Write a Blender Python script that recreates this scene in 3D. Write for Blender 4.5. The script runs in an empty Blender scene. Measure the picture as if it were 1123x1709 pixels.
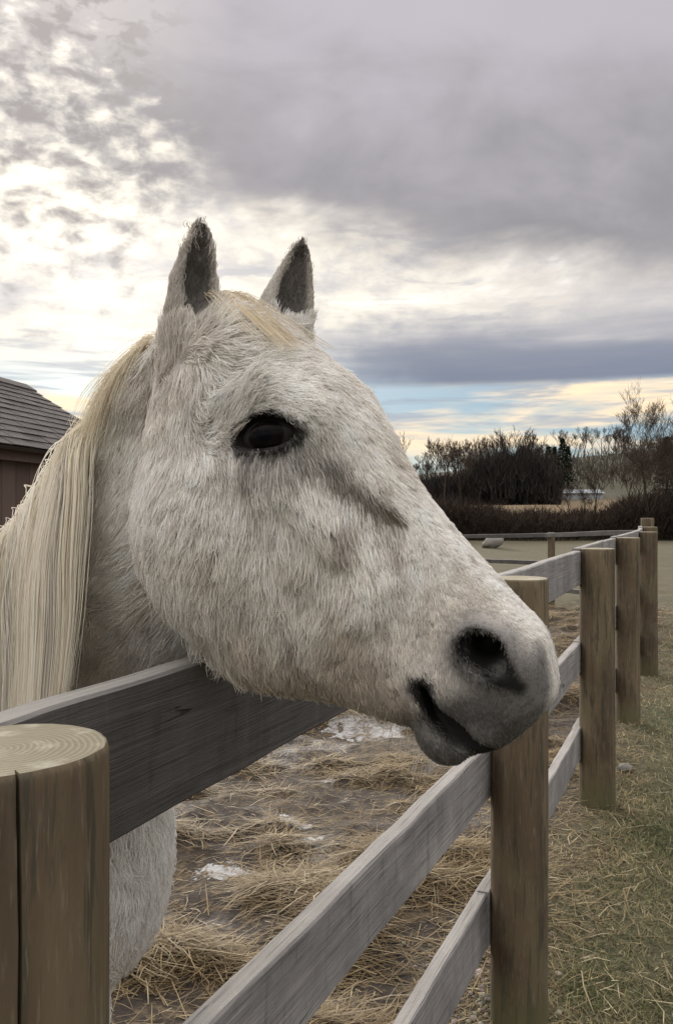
import bpy, math, random
import numpy as np
from mathutils import Vector, Matrix

random.seed(7)
RNG = np.random.default_rng(11)
scene = bpy.context.scene
COL = scene.collection

# ------------------------------------------------------------------ camera
FPX, CX, HOR, CAMZ = 1350.0, 561.5, 850.0, 1.5      # photo pixels: focal length, centre column, horizon row; eye height
cam_d = bpy.data.cameras.new('camera')
cam = bpy.data.objects.new('camera', cam_d)
COL.objects.link(cam)
cam.location = (0, 0, CAMZ)
cam.rotation_euler = (math.radians(90), 0, 0)
cam_d.sensor_fit = 'VERTICAL'
cam_d.sensor_height = 24.0
cam_d.lens = 24.0 * FPX / 1709.0
cam_d.shift_y = (HOR - 854.5) / 1709.0
cam_d.clip_start = 0.02
cam_d.clip_end = 3000
scene.camera = cam

def W(u, v, y):
    """a point of the place at distance y seen along photo pixel (u, v)"""
    return np.array([(u - CX) / FPX * y, y, CAMZ - (v - HOR) / FPX * y])

# ------------------------------------------------------------------ render settings
scene.view_settings.view_transform = 'Standard'
scene.view_settings.look = 'None'
scene.view_settings.gamma = 1.0
scene.view_settings.exposure = 1.6
scene.render.engine = 'CYCLES'
scene.cycles.use_denoising = True
scene.cycles.max_bounces = 9
scene.cycles.diffuse_bounces = 6
scene.cycles.transparent_max_bounces = 6
scene.cycles.caustics_reflective = False
scene.cycles.caustics_refractive = False
scene.cycles_curves.shape = 'RIBBONS'

# ------------------------------------------------------------------ node helpers
class NT:
    def __init__(self, tree):
        self.t = tree
        self.t.nodes.clear()
    def n(self, typ, props=None, **ins):
        nd = self.t.nodes.new(typ)
        for k, v in (props or {}).items():
            setattr(nd, k, v)
        for k, v in ins.items():
            key = int(k[1:]) if k[0] == 'i' and k[1:].isdigit() else k.replace('_', ' ')
            self.set(nd.inputs[key], v)
        return nd
    def set(self, sock, v):
        if hasattr(v, 'outputs'):
            v = v.outputs[0]
        if isinstance(v, bpy.types.NodeSocket):
            self.t.links.new(v, sock)
        else:
            if isinstance(v, (tuple, list)) and len(v) == 3 and sock.type == 'RGBA':
                v = (*v, 1.0)
            sock.default_value = v
    def m(self, op, a, b=0.0, c=0.0):
        return self.n('ShaderNodeMath', {'operation': op}, i0=a, i1=b, i2=c).outputs[0]
    def ss(self, x, lo, hi):
        """smoothstep of x from lo to hi"""
        nd = self.n('ShaderNodeMapRange', {'interpolation_type': 'SMOOTHSTEP'}, i0=x, i1=lo, i2=hi)
        return nd.outputs[0]
    def mix(self, f, a, b, blend='MIX'):
        nd = self.n('ShaderNodeMix', {'data_type': 'RGBA', 'blend_type': blend})
        self.set(nd.inputs[0], f); self.set(nd.inputs[6], a); self.set(nd.inputs[7], b)
        return nd.outputs[2]
    def noise(self, vec, scale, detail=3.0, rough=0.55, dist=0.0):
        return self.n('ShaderNodeTexNoise', None, Vector=vec, Scale=scale, Detail=detail, Roughness=rough, Distortion=dist)
    def xyz(self, x, y, z):
        return self.n('ShaderNodeCombineXYZ', None, i0=x, i1=y, i2=z).outputs[0]
    def ramp(self, f, stops):
        nd = self.n('ShaderNodeValToRGB', None, Fac=f)
        el = nd.color_ramp.elements
        while len(el) < len(stops):
            el.new(0.5)
        for e, (p, c) in zip(el, stops):
            e.position = p
            e.color = (*c, 1.0)
        return nd.outputs[0]

def material(name):
    m = bpy.data.materials.new(name)
    m.use_nodes = True
    return m, NT(m.node_tree)

def finish(N, bsdf, disp=None):
    N.n('ShaderNodeOutputMaterial', None, Surface=bsdf.outputs[0] if hasattr(bsdf, 'outputs') else bsdf)

# ------------------------------------------------------------------ world: sky behind broken cloud
SUN_AZ = math.atan((150 - CX) / FPX)          # left of the view axis
SUN_EL = math.radians(17.5)
world = bpy.data.worlds.new('World')
scene.world = world
world.use_nodes = True

def build_world():
    N = NT(world.node_tree)
    d = N.n('ShaderNodeTexCoord').outputs['Generated']
    s = N.n('ShaderNodeSeparateXYZ', None, Vector=d)
    x, y, z = s.outputs
    hyp = N.m('MAXIMUM', N.m('SQRT', N.m('ADD', N.m('MULTIPLY', x, x), N.m('MULTIPLY', y, y))), 0.02)
    hx, hy = N.m('DIVIDE', x, hyp), N.m('DIVIDE', y, hyp)
    E = N.m('DIVIDE', z, hyp)                                  # tangent of the elevation
    Ec = N.m('MINIMUM', E, 3.0)
    sky = N.n('ShaderNodeTexSky', {'sky_type': 'NISHITA', 'sun_disc': False, 'sun_elevation': SUN_EL,
                                   'sun_rotation': SUN_AZ, 'altitude': 100.0, 'air_density': 1.0, 'dust_density': 0.6, 'ozone_density': 1.5})
    blue = N.mix(0.55, N.mix(1.0, sky.outputs[0], (0.022, 0.024, 0.027), 'MULTIPLY'), (0.125, 0.180, 0.220))
    # angle to the sun
    sd = (math.sin(SUN_AZ) * math.cos(SUN_EL), math.cos(SUN_AZ) * math.cos(SUN_EL), math.sin(SUN_EL))
    dot = N.n('ShaderNodeVectorMath', {'operation': 'DOT_PRODUCT'}, i0=d, i1=sd).outputs['Value']
    glow = N.m('POWER', N.m('MAXIMUM', dot, 0.0), 16.0)
    glow2 = N.m('POWER', N.m('MAXIMUM', dot, 0.0), 90.0)
    # cloud-plane coordinates and streak coordinates
    zz = N.m('ADD', N.m('MAXIMUM', z, 0.0), 0.10)
    plane = N.xyz(N.m('DIVIDE', x, zz), N.m('DIVIDE', y, zz), 0.0)
    streak = N.xyz(N.m('MULTIPLY', hx, 1.0), N.m('MULTIPLY', hy, 1.0), N.m('MULTIPLY', Ec, 9.0))
    puff = N.xyz(hx, hy, N.m('MULTIPLY', Ec, 1.6))
    n_pl = N.noise(plane, 0.9, 6.0, 0.6, 0.4).outputs[0]
    n_pl2 = N.noise(plane, 3.2, 5.0, 0.6, 0.6).outputs[0]
    n_st = N.noise(streak, 2.4, 5.0, 0.55, 0.35).outputs[0]
    n_st2 = N.noise(streak, 7.0, 4.0, 0.6, 0.3).outputs[0]
    n_pf = N.noise(puff, 26.0, 4.0, 0.55, 0.2).outputs[0]
    n_lo = N.noise(puff, 4.0, 4.0, 0.55, 0.4).outputs[0]
    # 1 high thin cream veil: open blue streaks low down, closed above
    rip = N.ss(N.m('ADD', N.m('MULTIPLY', n_pl2, 0.65), N.m('MULTIPLY', n_pl, 0.35)), 0.36, 0.62)
    veil_c = N.mix(glow, N.mix(rip, (0.72, 0.69, 0.66), (0.50, 0.48, 0.465)), (0.60, 0.55, 0.45))
    low = N.ss(Ec, 0.27, 0.13)
    veil_c = N.mix(N.m('MULTIPLY', low, 0.92), veil_c, (0.372, 0.288, 0.185))
    cover = N.m('ADD', N.m('MULTIPLY', N.ss(n_st, 0.46, 0.62), low), N.m('SUBTRACT', 1.0, low))
    cover = N.m('MULTIPLY', cover, N.m('ADD', 0.30, N.m('MULTIPLY', 0.70, N.ss(Ec, 0.02, 0.09))))
    c = N.mix(cover, blue, veil_c)
    # grey-blue streaks low in the veil
    g1 = N.m('MULTIPLY', N.ss(n_st2, 0.47, 0.64), N.m('MULTIPLY', N.ss(Ec, 0.05, 0.12), N.ss(Ec, 0.34, 0.22)))
    c = N.mix(N.m('MULTIPLY', g1, 0.85), c, (0.145, 0.165, 0.19))
    # soft cream cloud filling most of the low sky
    n_md = N.noise(N.xyz(hx, hy, N.m('MULTIPLY', Ec, 2.6)), 3.4, 6.0, 0.6, 0.6).outputs[0]
    soft = N.m('MULTIPLY', N.ss(n_md, 0.22, 0.50), N.m('MULTIPLY', N.ss(Ec, 0.14, 0.24), N.ss(Ec, 0.62, 0.42)))
    c = N.mix(N.m('MULTIPLY', soft, 0.92), c, N.mix(N.ss(N.m('ADD', N.m('MULTIPLY', n_md, 0.6), N.m('MULTIPLY', n_pf, 0.4)), 0.42, 0.62), (0.352, 0.326, 0.280), (0.215, 0.207, 0.205)))
    # torn grey wisps across the bright gap
    w1 = N.m('MULTIPLY', N.ss(N.noise(N.xyz(hx, hy, N.m('MULTIPLY', Ec, 3.5)), 7.5, 6.0, 0.62, 0.5).outputs[0], 0.54, 0.68), N.m('MULTIPLY', N.ss(Ec, 0.16, 0.24), N.ss(Ec, 0.42, 0.30)))
    c = N.mix(N.m('MULTIPLY', w1, 0.80), c, (0.20, 0.197, 0.208))
    thin = N.m('MULTIPLY', N.ss(hx, 0.02, 0.40), N.m('MULTIPLY', N.ss(Ec, 0.16, 0.22), N.ss(N.m('ADD', n_lo, N.m('MULTIPLY', hx, 0.4)), 0.40, 0.66)))
    thin = N.m('MULTIPLY', thin, N.ss(hy, 0.0, 0.6))
    c = N.mix(N.m('MULTIPLY', thin, 0.85), c, (0.24, 0.226, 0.218))
    # 2 flat dark cloud low on the right
    wob = N.m('MULTIPLY', N.m('SUBTRACT', n_st, 0.5), 0.12)
    Ew = N.m('ADD', Ec, N.m('ADD', wob, N.m('MULTIPLY', N.m('SUBTRACT', n_lo, 0.5), 0.06)))
    dk = N.m('MULTIPLY', N.ss(Ec, 0.146, 0.158), N.ss(Ew, 0.255, 0.180))
    dk = N.m('MULTIPLY', dk, N.ss(N.m('ADD', hx, N.m('MULTIPLY', N.m('SUBTRACT', n_lo, 0.5), 0.3)), -0.06, 0.14))
    c = N.mix(N.m('MULTIPLY', dk, 0.97), c, N.mix(N.ss(Ec, 0.155, 0.24), (0.078, 0.089, 0.117), (0.128, 0.13, 0.15)))
    # 3 the big grey bank, its lower edge falling to the right
    edge = N.m('SUBTRACT', 0.325, N.m('MULTIPLY', hx, 0.22))
    edge = N.m('ADD', edge, N.m('MULTIPLY', N.m('MAXIMUM', N.m('SUBTRACT', -0.12, hx), 0.0), 0.06))
    dist = N.m('SUBTRACT', Ec, edge)
    dist = N.m('ADD', dist, N.m('MULTIPLY', N.m('SUBTRACT', n_lo, 0.5), 0.17))
    dist = N.m('ADD', dist, N.m('MULTIPLY', N.m('SUBTRACT', n_pl2, 0.5), 0.07))
    leftness = N.ss(hx, -0.12, -0.30)
    dist2 = N.m('ADD', dist, N.m('MULTIPLY', leftness, N.m('MULTIPLY', N.m('SUBTRACT', n_pf, 0.44), 0.75)))
    bank = N.ss(dist2, N.m('SUBTRACT', -0.02, N.m('MULTIPLY', leftness, 0.10)), N.m('ADD', 0.085, N.m('MULTIPLY', leftness, 0.10)))
    # the bank is one sheet of cloud ahead; overhead and behind it breaks up into the thin veil
    reach = N.m('ADD', N.ss(hy, -0.35, 0.45), 0.0)
    reach = N.m('MULTIPLY', reach, N.ss(N.m('ADD', Ec, N.m('MULTIPLY', N.m('SUBTRACT', n_pl, 0.5), 0.5)), 1.25, 0.75))
    bank = N.m('MULTIPLY', bank, reach)
    tone = N.m('ADD', N.m('MULTIPLY', N.m('SUBTRACT', n_pl, 0.5), 2.4), N.m('MULTIPLY', N.m('SUBTRACT', n_lo, 0.5), 1.2))
    bc = N.mix(N.ss(N.m('ADD', dist, N.m('MULTIPLY', tone, 0.26)), 0.00, 0.34), (0.106, 0.102, 0.110), (0.178, 0.168, 0.184))
    bc = N.mix(N.m('MULTIPLY', N.ss(N.m('ADD', hx, N.m('MULTIPLY', tone, -0.10)), -0.08, -0.36), N.m('ADD', 0.25, N.m('MULTIPLY', 0.5, N.ss(Ec, 0.38, 0.62)))), bc, (0.258, 0.238, 0.226))
    dkb = N.m('MULTIPLY', leftness, N.ss(n_pf, 0.50, 0.63))
    bc = N.mix(N.m('MULTIPLY', dkb, 0.75), bc, (0.134, 0.122, 0.12))
    c = N.mix(N.m('MULTIPLY', bank, 0.97), c, bc)
    # veil glow close to the sun
    add = N.m('MULTIPLY', glow2, N.m('SUBTRACT', 1.0, N.m('MULTIPLY', bank, 0.85)))
    c = N.mix(1.0, c, N.mix(add, (0, 0, 0), (0.10, 0.09, 0.075)), 'ADD')
    bg = N.n('ShaderNodeBackground', None, Color=c, Strength=WORLD_STRENGTH)
    N.n('ShaderNodeOutputWorld', None, Surface=bg.outputs[0])

WORLD_STRENGTH = 1.0
build_world()

sun_d = bpy.data.lights.new('sun', 'SUN')
sun_d.energy = 0.9
sun_d.angle = math.radians(14)
sun_d.color = (1.0, 0.93, 0.83)
sun = bpy.data.objects.new('sun', sun_d)
COL.objects.link(sun)
sun.location = (-20, 45, 20)
sun.rotation_euler = Vector((-math.sin(SUN_AZ) * math.cos(SUN_EL), -math.cos(SUN_AZ) * math.cos(SUN_EL), -math.sin(SUN_EL))).to_track_quat('-Z', 'Y').to_euler()

# ------------------------------------------------------------------ mesh helpers
def mesh_data(name, V, F, mats, smooth=True, col=None, mat_index=None):
    """V (n,3); F list/array of equal-length faces, or a list of arrays of different lengths"""
    me = bpy.data.meshes.new(name)
    V = np.asarray(V, np.float32)
    groups = F if isinstance(F, list) and len(F) and isinstance(F[0], np.ndarray) and F[0].ndim == 2 else [np.asarray(F, np.int32)]
    groups = [g for g in groups if len(g)]
    loops = np.concatenate([g.ravel() for g in groups]).astype(np.int32)
    sizes = np.concatenate([np.full(len(g), g.shape[1], np.int32) for g in groups])
    me.vertices.add(len(V)); me.vertices.foreach_set('co', V.ravel())
    me.loops.add(len(loops)); me.loops.foreach_set('vertex_index', loops)
    me.polygons.add(len(sizes))
    me.polygons.foreach_set('loop_start', (np.cumsum(sizes) - sizes).astype(np.int32))
    if mat_index is not None:
        me.polygons.foreach_set('material_index', np.asarray(mat_index, np.int32))
    me.update(calc_edges=True)
    me.polygons.foreach_set('use_smooth', np.full(len(sizes), smooth))
    if col is not None:
        a = me.attributes.new('tint', 'FLOAT_COLOR', 'POINT')
        c4 = np.ones((len(V), 4), np.float32); c4[:, :3] = col
        a.data.foreach_set('color', c4.ravel())
    for m in (mats if isinstance(mats, (list, tuple)) else [mats]):
        me.materials.append(m)
    me.validate()
    return me

def link(name, data, parent=None, loc=(0, 0, 0), rot=(0, 0, 0), scale=(1, 1, 1)):
    o = bpy.data.objects.new(name, data)
    COL.objects.link(o)
    o.location, o.rotation_euler, o.scale = loc, rot, scale
    if parent is not None:
        o.parent = parent
    return o

def tag(o, label=None, cat=None, group=None, kind=None):
    if label: o['label'] = label
    if cat: o['category'] = cat
    if group: o['group'] = group
    if kind: o['kind'] = kind
    return o

def hair_object(name, P, R, mat, parent, col=None):
    """P (n,k,3) strands, R (n,k) radii -> one hair-curves object"""
    n, k, _ = P.shape
    hc = bpy.data.hair_curves.new(name)
    hc.add_curves([k] * n)
    hc.points.foreach_set('position', P.astype(np.float32).ravel())
    hc.points.foreach_set('radius', R.astype(np.float32).ravel())
    if col is not None:
        a = hc.attributes.new('tint', 'FLOAT_COLOR', 'CURVE')
        c4 = np.ones((n, 4), np.float32); c4[:, :3] = col
        a.data.foreach_set('color', c4.ravel())
    hc.materials.append(mat)
    return link(name, hc, parent)

# lattice noise in numpy
_PERM = np.random.default_rng(5).random(65536).astype(np.float32)
def vnoise(P, scale=1.0, seed=0, octaves=1, rough=0.5):
    P = np.asarray(P, np.float32) * scale
    out = np.zeros(P.shape[:-1], np.float32); amp = 1.0; tot = 0.0
    D = P.shape[-1]
    pr = (73856093, 19349663, 83492791)
    for o in range(octaves):
        i = np.floor(P).astype(np.int64); f = P - i; f = f * f * (3 - 2 * f)
        acc = 0
        for corner in range(1 << D):
            h = np.full(P.shape[:-1], (seed + o * 17) * 2654435761 % (1 << 31), np.int64); w = 1.0
            for dd in range(D):
                b = corner >> dd & 1
                h = h ^ ((i[..., dd] + b) * pr[dd])
                w = w * (f[..., dd] if b else 1 - f[..., dd])
            h = h ^ (h >> 13); h = (h * 1274126177) & 0x7fffffff; h = h ^ (h >> 16)
            acc = acc + w * _PERM[h & 65535]
        out += amp * (acc - 0.5) * 2; tot += amp
        amp *= rough; P = P * 2.03 + 11.7
    return out / tot

def sstep(x, lo, hi):
    t = np.clip((x - lo) / (hi - lo), 0, 1)
    return t * t * (3 - 2 * t)

def grid_faces(nu, nv, wrap=False):
    """quads of an nu x nv vertex grid (row-major); wrap closes the v direction"""
    i, j = np.meshgrid(np.arange(nu - 1), np.arange(nv if wrap else nv - 1), indexing='ij')
    j2 = (j + 1) % nv
    return np.stack([i * nv + j, i * nv + j2, (i + 1) * nv + j2, (i + 1) * nv + j], -1).reshape(-1, 4)
# ------------------------------------------------------------------ where the fence stands (also divides mud from grass)
POSTS = [(-1.079, -1.05), (-0.274, 0.66), (0.531, 2.36), (1.328, 4.13), (2.054, 5.71), (2.83, 7.36), (3.56, 9.20), (4.05, 10.55)]
FDIR = np.array([0.428, 0.904]); FNOR = np.array([-0.904, 0.428])       # along the fence; towards the paddock

def straw_rows(x, y):
    """where the straw is combed into long heaps"""
    P = np.stack([x, y], -1)
    return vnoise(np.stack([x * 0.55 + 3, y * 2.4 - x * 0.25], -1), 1.0, 61, 3) + 0.45 * vnoise(P, 3.5, 62, 2)

def ground_h(x, y, fine=True):
    """height of the ground"""
    x = np.asarray(x, np.float32); y = np.asarray(y, np.float32)
    s = (x + 0.274) * FNOR[0] + (y - 0.66) * FNOR[1]                     # + inside the paddock
    h = -0.28 * sstep(y, 9.5, 17.0) + 0.24 * sstep(y, 20.0, 38.0)
    h = h + 1.6 * sstep(y, 40, 75) + 0.35 * sstep(y, 40, 46)
    rise = np.clip(7.5 + 0.11 * (x - 20), 4, 26)
    h = h + sstep(y, 78, 185) * rise
    h = h + 3.0 * sstep(y, 190, 420)
    h = h + sstep(np.hypot(x, np.minimum(y, 0)), 60, 260) * 5 * sstep(40 - y, 0, 60)
    P = np.stack([x, y], -1)
    h = h + sstep(np.hypot(x, y), 14, 60) * 0.25 * vnoise(P, 0.06, 3, 3)
    if fine:
        near = 1 - sstep(np.hypot(x, y), 12, 30)
        mud = sstep(s, 0.05, 0.6) * near
        churn = vnoise(P * np.array([0.55, 1.0], np.float32), 3.0, 4, 3, 0.55) * 0.050 + vnoise(P, 9.0, 6, 2) * 0.014
        churn = churn + 0.060 * sstep(straw_rows(x, y), 0.0, 0.45)
        h = h + mud * churn + near * (1 - mud) * (vnoise(P, 4.0, 8, 3) * 0.014)
    return h

def build_ground():
    gx = graded_lines([(-450, 14), (-60, 1.6), (-8, 0.14), (-1.6, 0.032), (4.6, 0.032), (9, 0.22), (60, 1.6), (450, 14)])
    gy = graded_lines([(-300, 14), (-20, 1.2), (0.2, 0.12), (1.4, 0.032), (8.0, 0.036), (14, 0.16), (60, 1.2), (200, 3), (700, 16)])
    X, Y = np.meshgrid(gx, gy, indexing='ij')
    V = np.stack([X, Y, ground_h(X, Y)], -1).reshape(-1, 3)
    F = grid_faces(len(gx), len(gy))
    m, N = material('ground_soil')
    pos = N.n('ShaderNodeNewGeometry').outputs['Position']
    sp = N.n('ShaderNodeSeparateXYZ', None, Vector=pos)
    x, y = sp.outputs[0], sp.outputs[1]
    s = N.m('ADD', N.m('MULTIPLY', N.m('ADD', x, 0.274), float(FNOR[0])), N.m('MULTIPLY', N.m('SUBTRACT', y, 0.66), float(FNOR[1])))
    nb = N.noise(pos, 1.6, 4.0, 0.6).outputs[0]
    nf = N.noise(pos, 14.0, 5.0, 0.65).outputs[0]
    nn = N.noise(pos, 60.0, 4.0, 0.6).outputs[0]
    npatch = N.noise(pos, 0.55, 4.0, 0.6, 0.5).outputs[0]
    mud = N.ramp(nf, [(0.25, (0.022, 0.016, 0.012)), (0.5, (0.046, 0.034, 0.026)), (0.75, (0.085, 0.064, 0.047))])
    mud = N.mix(N.ss(nb, 0.50, 0.68), mud, (0.092, 0.073, 0.056))
    straw = N.ramp(nn, [(0.3, (0.10, 0.070, 0.035)), (0.55, (0.26, 0.19, 0.095)), (0.75, (0.42, 0.32, 0.17))])
    mud = N.mix(N.m('MULTIPLY', N.ss(nf, 0.50, 0.62), 0.4), mud, straw)
    grass = N.ramp(nf, [(0.28, (0.042, 0.036, 0.020)), (0.46, (0.072, 0.068, 0.034)), (0.62, (0.135, 0.118, 0.066)), (0.8, (0.22, 0.182, 0.108))])
    grass = N.mix(N.m('MULTIPLY', N.ss(npatch, 0.52, 0.66), 0.75), grass, N.mix(nn, (0.030, 0.048, 0.018), (0.075, 0.092, 0.034)))
    bare = N.ss(N.m('ADD', s, N.m('MULTIPLY', N.m('SUBTRACT', nb, 0.5), 0.9)), -0.16, 0.06)
    near_fence = N.m('MULTIPLY', bare, 0.55)
    g2 = N.mix(near_fence, grass, N.ramp(nn, [(0.3, (0.045, 0.032, 0.022)), (0.6, (0.11, 0.078, 0.05)), (0.8, (0.2, 0.15, 0.09))]))
    inside = N.ss(N.m('ADD', s, N.m('MULTIPLY', N.m('SUBTRACT', nb, 0.5), 0.5)), 0.02, 0.34)
    inside = N.m('MULTIPLY', inside, N.ss(N.m('ADD', y, N.m('MULTIPLY', N.m('SUBTRACT', npatch, 0.5), 9.0)), 15.5, 11.5))
    c = N.mix(inside, g2, mud)
    # the far pasture: green-brown turf, then a dry tan slope, then dull hill grass
    far = N.noise(pos, 0.09, 5.0, 0.6).outputs[0]
    tan = N.mix(N.noise(pos, 0.8, 4.0).outputs[0], (0.14, 0.10, 0.058), (0.25, 0.18, 0.105))
    hill = N.mix(far, (0.040, 0.040, 0.024), (0.10, 0.090, 0.054))
    c = N.mix(N.ss(y, 9, 16), c, N.mix(inside, N.mix(N.noise(pos, 1.3, 5.0, 0.65).outputs[0], (0.050, 0.050, 0.026), (0.140, 0.115, 0.068)), c))
    c = N.mix(N.m('MULTIPLY', N.ss(y, 42, 50), 1.0), c, tan)
    c = N.mix(N.ss(N.m('ADD', y, N.m('MULTIPLY', N.m('SUBTRACT', far, 0.5), 30.0)), 88, 104), c, hill)
    # frozen puddles
    ice = None
    for ix, iy, rx, ry in [(0.22, 5.62, 0.30, 0.26), (0.02, 5.9, 0.16, 0.14), (-0.237, 3.84, 0.10, 0.09), (-0.13, 3.66, 0.06, 0.05), (-0.48, 3.39, 0.11, 0.08), (0.50, 3.52, 0.13, 0.08), (-0.05, 4.5, 0.05, 0.04)]:
        q = N.m('ADD', N.m('POWER', N.m('DIVIDE', N.m('SUBTRACT', x, ix), rx), 2.0), N.m('POWER', N.m('DIVIDE', N.m('SUBTRACT', y, iy), ry), 2.0))
        ice = q if ice is None else N.m('MINIMUM', ice, q)
    ice = N.ss(N.m('ADD', ice, N.m('ADD', N.m('MULTIPLY', N.m('SUBTRACT', nf, 0.5), 5.0), N.m('MULTIPLY', N.m('SUBTRACT', nn, 0.5), 2.0))), 1.0, 0.6)
    c = N.mix(ice, c, (0.50, 0.50, 0.51))
    bump = N.n('ShaderNodeBump', None, Strength=0.7, Distance=0.03, Height=N.m('ADD', nf, N.m('MULTIPLY', nn, 0.5)))
    rough = N.m('SUBTRACT', 0.92, N.m('MULTIPLY', inside, N.m('MULTIPLY', N.ss(nb, 0.55, 0.40), 0.35)))
    b = N.n('ShaderNodeBsdfPrincipled', None, Base_Color=c, Roughness=rough, Normal=bump.outputs[0])
    finish(N, b)
    tag(link('ground', mesh_data('ground', V, F, m)), kind='structure')

def graded_lines(segs):
    """grid lines from (position, step) knots, the step blending from knot to knot"""
    out = [segs[0][0]]
    ps = np.array([p for p, _ in segs], float); hs = np.array([h for _, h in segs], float)
    while out[-1] < ps[-1]:
        out.append(out[-1] + float(np.exp(np.interp(out[-1], ps, np.log(hs)))))
    return np.array(out, np.float32)

build_ground()
def gz(x, y):
    return float(ground_h(np.array([x]), np.array([y]))[0])
# ------------------------------------------------------------------ the fence
def wood_post_material():
    m, N = material('weathered_post')
    tc = N.n('ShaderNodeTexCoord').outputs['Object']
    oi = N.n('ShaderNodeObjectInfo').outputs['Random']
    off = N.n('ShaderNodeVectorMath', {'operation': 'ADD'}, i0=tc, i1=N.xyz(N.m('MULTIPLY', oi, 7.0), N.m('MULTIPLY', oi, 3.0), N.m('MULTIPLY', oi, 11.0))).outputs[0]
    st = N.n('ShaderNodeMapping', None, Vector=off); st.inputs['Scale'].default_value = (1, 1, 0.10)
    grain = N.noise(st, 55.0, 5.0, 0.62, 0.5).outputs[0]
    broad = N.noise(st, 9.0, 4.0, 0.6, 1.2).outputs[0]
    blot = N.noise(off, 5.5, 4.0, 0.6, 0.6).outputs[0]
    fine = N.noise(st, 190.0, 3.0, 0.6).outputs[0]
    c = N.ramp(broad, [(0.28, (0.044, 0.028, 0.017)), (0.46, (0.100, 0.070, 0.042)), (0.62, (0.150, 0.112, 0.068)), (0.80, (0.225, 0.178, 0.115))])
    c = N.mix(N.m('MULTIPLY', N.ss(blot, 0.45, 0.66), 0.6), c, (0.122, 0.104, 0.060))
    c = N.mix(N.m('MULTIPLY', N.ss(grain, 0.50, 0.64), 0.75), c, (0.035, 0.034, 0.023))
    c = N.mix(N.m('MULTIPLY', N.ss(fine, 0.55, 0.75), 0.30), c, (0.30, 0.265, 0.20))
    # damp green foot
    z = N.n('ShaderNodeSeparateXYZ', None, Vector=tc).outputs[2]
    foot = N.m('MULTIPLY', N.ss(N.m('ADD', z, N.m('MULTIPLY', N.m('SUBTRACT', blot, 0.5), 0.2)), 0.20, 0.03), 0.6)
    c = N.mix(foot, c, (0.085, 0.088, 0.035))
    h = N.m('ADD', N.m('MULTIPLY', grain, 1.0), N.m('MULTIPLY', fine, 0.4))
    bump = N.n('ShaderNodeBump', None, Strength=0.75, Distance=0.004, Height=h)
    finish(N, N.n('ShaderNodeBsdfPrincipled', None, Base_Color=c, Roughness=0.82, Normal=bump.outputs[0]))
    return m

def end_grain_material():
    m, N = material('post_end_grain')
    tc = N.n('ShaderNodeTexCoord').outputs['Object']
    w = N.noise(tc, 9.0, 3.0, 0.5)
    wob = N.n('ShaderNodeVectorMath', {'operation': 'SCALE'}, i0=w.outputs['Color'])
    wob.inputs['Scale'].default_value = 0.018
    p = N.n('ShaderNodeVectorMath', {'operation': 'ADD'}, i0=tc, i1=wob.outputs[0]).outputs[0]
    sp = N.n('ShaderNodeSeparateXYZ', None, Vector=p)
    r = N.m('SQRT', N.m('ADD', N.m('POWER', N.m('SUBTRACT', sp.outputs[0], 0.012), 2.0), N.m('POWER', sp.outputs[1], 2.0)))
    ring = N.m('SINE', N.m('ADD', N.m('MULTIPLY', r, 1250.0), N.m('MULTIPLY', N.noise(tc, 30.0, 3.0, 0.6).outputs[0], 5.0)))
    blot = N.noise(tc, 22.0, 5.0, 0.62).outputs[0]
    saw = N.n('ShaderNodeMapping', None, Vector=tc); saw.inputs['Scale'].default_value = (6, 70, 6); saw.inputs['Rotation'].default_value = (0, 0, 0.5)
    sawn = N.noise(saw, 4.0, 3.0, 0.6).outputs[0]
    c = N.mix(N.ss(ring, -0.4, 0.9), (0.245, 0.217, 0.156), (0.315, 0.283, 0.207))
    c = N.mix(N.m('MULTIPLY', N.ss(blot, 0.50, 0.66), 0.7), c, (0.47, 0.445, 0.37))
    c = N.mix(N.m('MULTIPLY', N.ss(sawn, 0.55, 0.75), 0.4), c, (0.20, 0.165, 0.10))
    h = N.m('ADD', N.m('MULTIPLY', ring, 0.2), N.m('ADD', sawn, blot))
    bump = N.n('ShaderNodeBump', None, Strength=0.55, Distance=0.002, Height=h)
    finish(N, N.n('ShaderNodeBsdfPrincipled', None, Base_Color=c, Roughness=0.88, Normal=bump.outputs[0]))
    return m

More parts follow.
